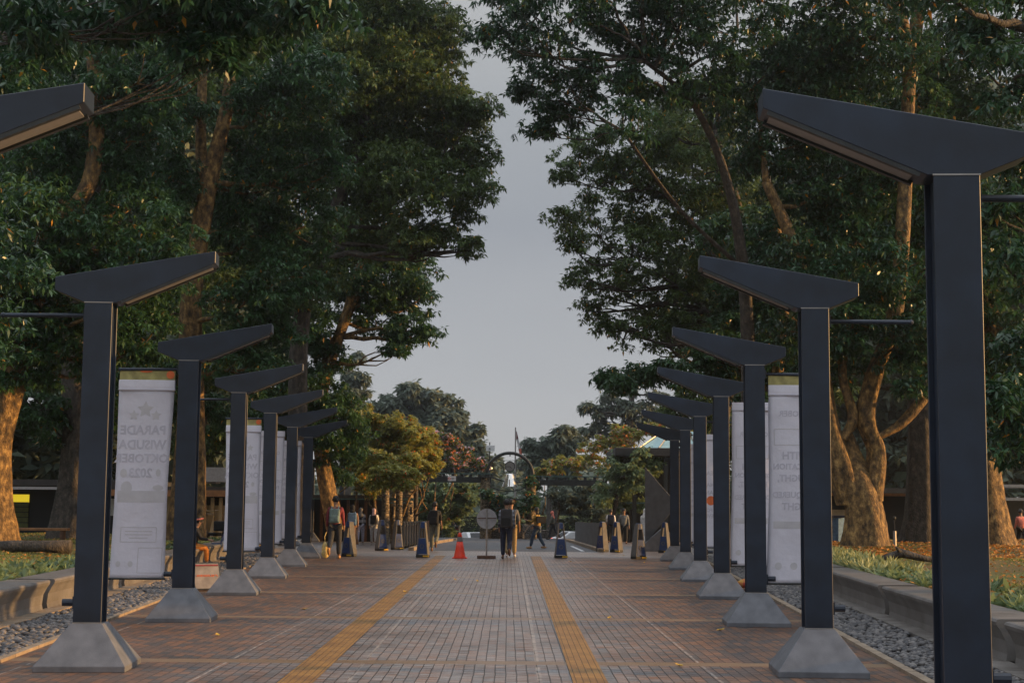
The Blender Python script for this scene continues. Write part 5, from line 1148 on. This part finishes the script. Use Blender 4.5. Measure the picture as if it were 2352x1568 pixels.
tree('broadleaf_tree', 'big forked right tree with a wide fluted sunlit trunk beside the white banner', 38, [[(1985, 1252, 38, .60), (1985, 1190, 38, .50), (1975, 1120, 38, .42), (1955, 1050, 38.2, .28), (1940, 990, 38.3, .16)],
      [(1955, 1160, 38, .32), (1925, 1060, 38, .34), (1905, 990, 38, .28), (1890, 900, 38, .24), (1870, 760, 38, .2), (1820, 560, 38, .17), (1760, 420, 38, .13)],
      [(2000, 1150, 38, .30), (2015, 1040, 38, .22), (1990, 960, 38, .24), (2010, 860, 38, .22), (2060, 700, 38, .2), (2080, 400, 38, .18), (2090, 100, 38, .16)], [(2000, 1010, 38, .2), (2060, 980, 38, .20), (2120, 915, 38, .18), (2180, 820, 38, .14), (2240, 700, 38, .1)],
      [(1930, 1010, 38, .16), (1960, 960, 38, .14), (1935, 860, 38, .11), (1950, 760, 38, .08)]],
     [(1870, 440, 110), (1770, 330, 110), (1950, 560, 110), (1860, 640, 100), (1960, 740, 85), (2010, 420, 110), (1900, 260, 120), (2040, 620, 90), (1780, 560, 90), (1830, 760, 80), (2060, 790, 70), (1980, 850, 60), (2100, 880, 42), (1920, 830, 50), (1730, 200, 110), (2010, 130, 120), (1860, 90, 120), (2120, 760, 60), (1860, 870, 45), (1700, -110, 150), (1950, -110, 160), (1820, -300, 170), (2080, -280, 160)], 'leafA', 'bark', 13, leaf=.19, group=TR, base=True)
tree('broadleaf_tree', 'dark straight trunked right tree standing behind the big forked one', 48, [[(2105, 1248, 48, .55), (2110, 1180, 48, .42), (2112, 1060, 48, .38), (2110, 900, 48, .36), (2100, 600, 48, .3), (2060, 300, 48, .22)]],
     [(2000, 520, 120), (2110, 640, 110), (1900, 700, 90), (2200, 480, 120), (1990, 300, 130), (1850, 180, 130), (1730, 700, 90), (1780, 820, 70), (2220, 900, 60), (1690, 840, 55)], 'leafB', 'barkd', 14, leaf=.22, group=TR)
tree('broadleaf_tree', 'right tree reaching farthest into the sky gap at the top with drooping dark leaf tips', 36, [[(1700, 1240, 40, .26), (1720, 1000, 40, .2), (1715, 700, 39, .16), (1680, 450, 38, .12), (1600, 250, 37, .09), (1480, 140, 36, .07)], [(1710, 620, 39, .09), (1560, 480, 38, .07), (1430, 300, 36, .04)]],
     [(1560, 40, 120), (1450, 60, 100), (1330, 40, 90), (1230, 40, 75), (1160, 20, 50), (1130, 85, 45), (1200, 120, 60), (1290, 140, 75), (1400, 170, 80), (1210, 200, 28), (1250, 250, 42), (1330, 250, 60), (1510, 190, 90), (1620, 190, 100), (1450, 290, 55), (1240, 300, 20), (1680, 60, 110), (1400, -130, 140), (1560, -230, 150), (1750, -400, 170), (1300, -260, 120)], 'leafA', 'barkd', 15, leaf=.18, ros=26, clump=7.5, group=TR, twigs=5)
tree('broadleaf_tree', 'airy right tree whose thin lit leaves edge the middle of the sky gap', 50, [[(1640, 1235, 50, .34), (1650, 1000, 50, .26), (1680, 780, 50, .24), (1640, 600, 50, .14), (1560, 480, 50, .09), (1450, 400, 50, .05)], [(1670, 760, 50, .16), (1560, 660, 50, .1), (1450, 600, 50, .06)], [(1690, 700, 50, .16), (1700, 500, 50, .14), (1640, 300, 50, .1)]],
     [(1320, 350, 55), (1400, 340, 70), (1290, 400, 26), (1360, 420, 55), (1480, 400, 80), (1290, 500, 34), (1350, 510, 48), (1430, 500, 70), (1310, 555, 28), (1380, 590, 55), (1470, 590, 80), (1550, 500, 90), (1340, 640, 30), (1400, 680, 55), (1350, 715, 32), (1480, 700, 65), (1560, 620, 80), (1440, 760, 45), (1395, 750, 26), (1520, 780, 50), (1640, 560, 90), (1620, 400, 100), (1560, 320, 90), (1590, 730, 70), (1500, 300, 60), (1440, 420, 60), (1520, 440, 50), (1390, 400, 40), (1500, 540, 60), (1600, 480, 70), (1440, 640, 50), (1520, 700, 50), (1660, 680, 90), (1640, 800, 60), (1500, -90, 110), (1650, -150, 140), (1850, -220, 150), (2000, -60, 140)], 'leafC', 'barkd', 16, leaf=.19, ros=20, clump=6.5, group=TR, twigs=6)
tree('broadleaf_tree', 'low right bough with hanging dark leaf clusters just above the right lamp tips', 46, [[(1790, 1240, 46, .32), (1770, 1000, 46, .24), (1740, 880, 46, .2), (1640, 830, 46, .1), (1520, 850, 46, .06), (1440, 870, 46, .035)], [(1770, 960, 46, .2), (1800, 700, 46, .18), (1780, 500, 46, .14)]],
     [(1395, 872, 20), (1425, 885, 26), (1465, 870, 24), (1500, 855, 26), (1540, 840, 32), (1590, 830, 45), (1640, 860, 45), (1700, 840, 60), (1760, 900, 60), (1720, 940, 45), (1820, 930, 60), (1660, 780, 60), (1850, 820, 70), (1800, 640, 90), (1760, 760, 80), (1580, 880, 22), (1800, 1000, 40), (1700, 560, 90), (1860, 950, 45)], 'leafB', 'bark', 17, leaf=.21, group=TR, twigs=4)
tree('broadleaf_tree', 'right tree filling the gap low behind the second and third right lamp posts', 64, [[(1840, 1215, 64, .4), (1830, 1000, 64, .3), (1800, 700, 64, .24), (1760, 400, 64, .18)]],
     [(1720, 700, 100), (1620, 640, 90), (1560, 760, 60), (1800, 560, 120), (1700, 480, 110), (1800, 800, 80), (1900, 880, 60), (1600, 900, 45), (1560, 940, 40), (1640, 960, 50), (1720, 1020, 50), (1660, 1040, 45), (1900, 660, 100), (1600, 300, 120), (1780, 1060, 40)], 'leafC', 'barkd', 18, leaf=.28, ros=20, group=TR)
# far trees behind the gate
FT = 'hazy trees far behind the gate'
tree('far_tree', 'wide grey-green hazy tree rising behind the bougainvillea on the left', 140, [[(965, 1235, 140, .6), (970, 1050, 140, .5), (980, 950, 140, .3)]],
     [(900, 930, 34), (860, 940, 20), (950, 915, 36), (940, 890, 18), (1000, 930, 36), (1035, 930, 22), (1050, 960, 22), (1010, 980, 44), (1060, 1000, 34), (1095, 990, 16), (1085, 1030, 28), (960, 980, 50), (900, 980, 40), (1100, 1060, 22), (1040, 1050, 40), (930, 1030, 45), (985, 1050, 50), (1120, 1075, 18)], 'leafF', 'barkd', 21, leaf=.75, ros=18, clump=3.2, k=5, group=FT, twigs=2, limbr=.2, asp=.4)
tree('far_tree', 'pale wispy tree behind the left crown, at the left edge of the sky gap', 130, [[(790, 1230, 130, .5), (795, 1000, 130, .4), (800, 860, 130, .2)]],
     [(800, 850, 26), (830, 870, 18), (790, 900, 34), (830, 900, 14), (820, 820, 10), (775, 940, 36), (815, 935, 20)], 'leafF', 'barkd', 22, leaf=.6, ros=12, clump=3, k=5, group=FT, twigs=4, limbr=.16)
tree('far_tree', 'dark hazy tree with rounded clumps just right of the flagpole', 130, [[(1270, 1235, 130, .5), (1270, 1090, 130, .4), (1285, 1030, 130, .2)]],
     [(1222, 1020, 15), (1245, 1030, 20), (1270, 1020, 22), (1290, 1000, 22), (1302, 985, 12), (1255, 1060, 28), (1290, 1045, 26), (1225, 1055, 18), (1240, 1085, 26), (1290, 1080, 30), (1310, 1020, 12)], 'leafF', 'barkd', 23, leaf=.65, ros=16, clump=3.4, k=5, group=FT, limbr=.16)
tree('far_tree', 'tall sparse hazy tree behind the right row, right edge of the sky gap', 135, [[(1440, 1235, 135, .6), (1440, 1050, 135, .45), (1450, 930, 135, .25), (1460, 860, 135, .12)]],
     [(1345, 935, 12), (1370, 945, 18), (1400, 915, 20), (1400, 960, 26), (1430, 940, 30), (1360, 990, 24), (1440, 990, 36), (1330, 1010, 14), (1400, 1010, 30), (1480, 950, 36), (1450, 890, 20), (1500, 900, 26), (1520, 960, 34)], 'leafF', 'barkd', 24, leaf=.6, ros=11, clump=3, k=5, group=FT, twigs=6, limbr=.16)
for i, (u, v0, v1, Y, ds) in enumerate(((1200, 1050, 1235, 180, 'narrow pointed hazy conifer seen through the arch, left of the clock'), (1143, 1045, 1235, 170, 'hazy tree top seen at the left foot of the arch'), (1218, 1060, 1235, 190, 'faint hazy conifer right of the clock'), (1340, 1040, 1235, 165, 'faint tree top above the right bougainvillea'))):
    tree('far_tree', ds, Y, [[(u, v1, Y, .3), (u, v0 + 20, Y, .1)]], [(u + (j % 2) * 4 - 2, v0 + 10 + j * 14, 4 + j * 1.8) for j in range(9)], 'leafF', 'barkd', 30 + i, leaf=.8, ros=10, clump=2, k=5, group=FT, limbr=.1)
# vines and bougainvillea over the gate
def bush(name, label, cat, lobes, Y, parts, seed, ros=20, clump=8, k=5, group=None, stems=None, asp=.5, droop=.2, cr=(.25, .45)):
    rg = np.random.default_rng(seed); L3 = [(at(l[0], l[1], l[3] if len(l) > 3 else Y + rg.uniform(-.8, .8)), l[2] * Y / F) for l in lobes]
    b0 = gd(lobes[0][0], Y); root = thing(name, label, cat, b0, 0, group); L3 = [(c - b0, r_) for c, r_ in L3]; C, cl = lobe_points(L3, rg, clump * 4.5, ros, cr=cr)
    pick = rg.uniform(0, 1, len(C)); lo = 0
    for nm, m_, fr, sz, cond in parts:
        if cond is None: sel = (pick >= lo) & (pick < lo + fr); lo += fr
        else: sel = cond(C + np.array(b0), pick, rg)
        if sel.sum() == 0: continue
        leaf_mesh(nm, M[m_], C[sel], k, sz, asp, droop, seed + len(nm), root)
    for ch in root.children:
        if 'flower' in ch.name: ch['kind'] = 'stuff'
    mb = MB()
    for st in stems or []:
        fluted(mb, [at(u, v, y) - b0 for u, v, y, _ in st], [q[3] for q in st], 8, .04, seed)
    for (c, r_), cc in list(zip(L3, cl))[::4]:
        a = Vector((c.x * .7, 0, max(.3, c.z * .35))); mb.tube(limb_path(a, c, rg, .1, 6, .12), [.05, .045, .04, .03, .025, .018, .01], 5)
    mb.build('stem', M['bark'], root, smooth=True); return root
def top_cond(u0, pr, f=1.0):
    return None
def bl(th, hi=1.0):
    return lambda C, p, rg: (p < th)
BG = 'flowering climbers over the gate'
def ucoord(C): return C[:, 0] / C[:, 1] * F + 1167
bush('climber', 'big golden-green climbing bush with a few orange flowers left of the gate beam', 'climber', [(850, 985, 40), (900, 990, 45), (950, 1010, 45), (830, 1030, 42), (880, 1050, 50), (930, 1060, 45), (975, 1050, 32), (840, 1090, 36), (960, 1080, 25), (900, 1090, 30), (880, 1085, 26, 64.5), (915, 1092, 20, 64.5), (945, 1090, 20, 65), (895, 1112, 14, 64.5), (930, 1110, 12, 64.5), (860, 1105, 20, 65), (975, 1000, 28), (990, 1058, 24), (830, 1060, 38), (795, 1000, 28), (800, 1035, 30), (920, 985, 30), (870, 1010, 45), (935, 1035, 40), (965, 1035, 36), (900, 965, 26), (845, 960, 30), (935, 980, 28), (1000, 1055, 20), (850, 1120, 24, 67), (830, 1100, 28, 67), (880, 1062, 40, 66.5), (940, 1062, 34, 66.5), (815, 960, 22), (995, 1030, 22), (985, 1075, 20), (860, 955, 22), (800, 1070, 28)], 70,
     [('crown', 'leafG', 0, .15, lambda C, p, rg: p < .95), ('flower', 'bloomO', 0, .12, lambda C, p, rg: (p > .955))], 41, ros=34, group=BG, stems=[[(905, 1245, 68, .09), (900, 1150, 68, .07), (930, 1090, 69, .05)], [(870, 1240, 69, .10), (885, 1170, 69, .08), (860, 1120, 69, .06), (810, 1105, 69, .04)], [(925, 1185, 67, .05), (945, 1135, 67, .05), (975, 1120, 67, .03), (985, 1125, 67, .02)], [(880, 1200, 67, .08), (850, 1160, 67, .06), (820, 1110, 67, .05), (780, 1130, 67, .04)]])
bush('bougainvillea', 'bougainvillea mass with pale lilac and orange-pink bracts above the left gate beam', 'bougainvillea', [(1000, 1010, 24), (1035, 1025, 28), (1070, 1043, 24), (1010, 1045, 28), (1050, 1055, 22), (1095, 1062, 14), (1112, 1074, 8), (985, 995, 14), (1025, 1003, 14), (985, 1040, 22), (1085, 1052, 16)], 90.5,
     [('crown', 'leafC', 0, .20, lambda C, p, rg: p < .5), ('flower', 'bloomP', 0, .13, lambda C, p, rg: (p > .42) & (p < .80)), ('orange_flower', 'bloomO', 0, .13, lambda C, p, rg: p > .78)], 42, ros=30, clump=6, group=BG)
bush('bougainvillea', 'olive-brown bougainvillea mound with scattered orange flowers above the right gate beam', 'bougainvillea', [(1245, 1080, 16), (1275, 1070, 22), (1310, 1055, 26), (1345, 1040, 30), (1385, 1020, 32), (1420, 1000, 30), (1450, 1000, 26), (1330, 1075, 20), (1380, 1065, 28), (1480, 985, 22), (1430, 1050, 30), (1510, 990, 22), (1540, 980, 24), (1575, 990, 24)], 92,
     [('crown', 'leafG', 0, .19, lambda C, p, rg: p < .80), ('flower', 'bloomO', 0, .20, lambda C, p, rg: p > .955), ('lilac_flower', 'bloomP', 0, .16, lambda C, p, rg: (p > .9) & (p < .95))], 43, ros=30, clump=6, group=BG)
tree('vine_tree', 'dense pale-green leafy tree covering the right end of the gate beam', 78, [[(1405, 1245, 78, .12), (1410, 1180, 78, .1), (1425, 1100, 78, .08)], [(1445, 1245, 78, .1), (1450, 1170, 78, .08)]],
     [(1430, 1060, 30), (1470, 1050, 26), (1400, 1080, 26), (1440, 1100, 38), (1400, 1120, 32), (1470, 1110, 34), (1420, 1150, 36), (1470, 1160, 28), (1390, 1150, 20), (1500, 1060, 16), (1490, 1085, 20), (1500, 1040, 8)], 'leafV', 'barkd', 51, leaf=.24, ros=22, clump=7, k=5, asp=.5, cat='tree', limbr=.05)
bush('climber', 'vines trailing between the two gate pillars below the bell', 'climber', [(1118, 1130, 14), (1135, 1145, 16), (1150, 1165, 20), (1180, 1160, 22), (1210, 1160, 20), (1222, 1120, 15), (1224, 1140, 13), (1219, 1104, 10), (1165, 1180, 16), (1195, 1185, 16), (1120, 1165, 12), (1225, 1150, 10), (1140, 1185, 12)], 87.6,
     [('crown', 'leafB', 0, .20, lambda C, p, rg: p < .9), ('flower', 'bloomO', 0, .16, lambda C, p, rg: (p > .95))], 44, ros=18, clump=8, group=BG)
bush('shrub', 'dark bare-twigged shrub mass right of the gate pillars, behind the right barrier', 'shrub', [(1280, 1130, 22), (1310, 1150, 30), (1345, 1140, 34), (1290, 1165, 22), (1370, 1170, 34), (1330, 1185, 28), (1390, 1200, 26), (1360, 1120, 24)], 90, [('crown', 'leafF', 0, .24, lambda C, p, rg: p < .75)], 45, ros=16, clump=7, group='shrubs behind the gate')
bush('shrub', 'tall pale-green shrub seen under the left gate beam', 'shrub', [(985, 1130, 30), (1020, 1140, 36), (1060, 1130, 34), (1000, 1180, 34), (1040, 1175, 36), (1080, 1150, 26), (970, 1160, 24), (985, 1210, 26), (1020, 1215, 22), (1090, 1115, 16)], 96, [('crown', 'leafV', 0, .28, lambda C, p, rg: p < .96), ('flower', 'bloomO', 0, .2, lambda C, p, rg: p > .985)], 46, ros=20, clump=6, group='shrubs behind the gate')
def hedge(label, u0, u1, v0, Y, seed, m_='leafV', dep=2.5):
    a, b = gd(u0, Y), gd(u1, Y); rg = np.random.default_rng(seed); hh = at(u0, v0, Y).z - a.z; n = int(900 * (b.x - a.x) * .35); b0 = (a + b) / 2
    C = np.stack([rg.uniform(a.x, b.x, n) - b0.x, rg.uniform(-dep / 2, dep / 2, n), hh * rg.uniform(0, 1, n) ** .7], 1); root = thing('hedge', label, 'hedge', b0, 0, 'hedges beyond the gate')
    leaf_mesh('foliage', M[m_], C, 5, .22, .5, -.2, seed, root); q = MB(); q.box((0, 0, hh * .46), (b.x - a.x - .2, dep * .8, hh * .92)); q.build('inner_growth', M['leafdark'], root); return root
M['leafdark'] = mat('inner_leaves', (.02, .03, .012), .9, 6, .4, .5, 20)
hedge('clipped pale hedge left of the road crest, behind the motorcyclist', 1020, 1115, 1178, 140, 61); hedge('long hedge right of the road crest behind the coral headscarf walker', 1236, 1420, 1184, 138, 62); hedge('lower hedge beyond the gate in the centre', 1125, 1240, 1192, 145, 63)
# woodland masses behind everything
def woodland(label, x0, x1, y0, y1, z1, n, seed, size=.9, zb=0, m_='leafF'):
    rg = np.random.default_rng(seed); blobs = []; A = n // 260
    for _ in range(A): blobs.append((rg.uniform(x0, x1), rg.uniform(y0, y1), rg.uniform(zb, z1), rg.uniform(1.4, 3.0)))
    P = []
    for bx, by, bz, br_ in blobs:
        v = rg.normal(size=(52, 3)); v /= np.linalg.norm(v, axis=1)[:, None]; P.append(np.array([bx, by, bz]) + v * br_ * rg.uniform(.6, 1.05, 52)[:, None] * np.array([1, 1, .7]))
    o = leaf_mesh('woodland', M[m_], np.concatenate(P), 5, size, .5, .3, seed); return tag(o, label, 'trees', kind='stuff')
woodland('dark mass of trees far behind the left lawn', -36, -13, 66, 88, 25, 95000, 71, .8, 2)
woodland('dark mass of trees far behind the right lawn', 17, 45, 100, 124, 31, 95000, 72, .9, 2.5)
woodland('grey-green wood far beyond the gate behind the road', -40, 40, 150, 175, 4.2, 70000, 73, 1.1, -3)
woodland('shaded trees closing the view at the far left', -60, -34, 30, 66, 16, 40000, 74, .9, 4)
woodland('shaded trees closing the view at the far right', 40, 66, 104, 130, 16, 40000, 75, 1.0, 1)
# ------------------------------------------------------------------ haze
hz_ = MB(); hz_.box((0, 130, 24.5), (240, 400, 65)); ho = hz_.build('haze', None or bpy.data.materials.new('haze_air')); ho['kind'] = 'stuff'
hm = ho.data.materials[0]; hm.use_nodes = True; hm.node_tree.nodes.clear()
on = hm.node_tree.nodes.new('ShaderNodeOutputMaterial'); pv = hm.node_tree.nodes.new('ShaderNodeVolumePrincipled'); pv.inputs['Density'].default_value = .0005; pv.inputs['Color'].default_value = (.80, .88, .98, 1); pv.inputs['Anisotropy'].default_value = .75
hm.node_tree.links.new(pv.outputs[0], on.inputs['Volume'])
tag(ho, 'thin evening haze filling the air over the walk', 'haze')
print('LEAVES', NLEAF)
for o in S.objects:
    l = o.get('label')
    if l and not 4 <= len(l.split()) <= 16: print('LABEL', len(l.split()), o.name, l)
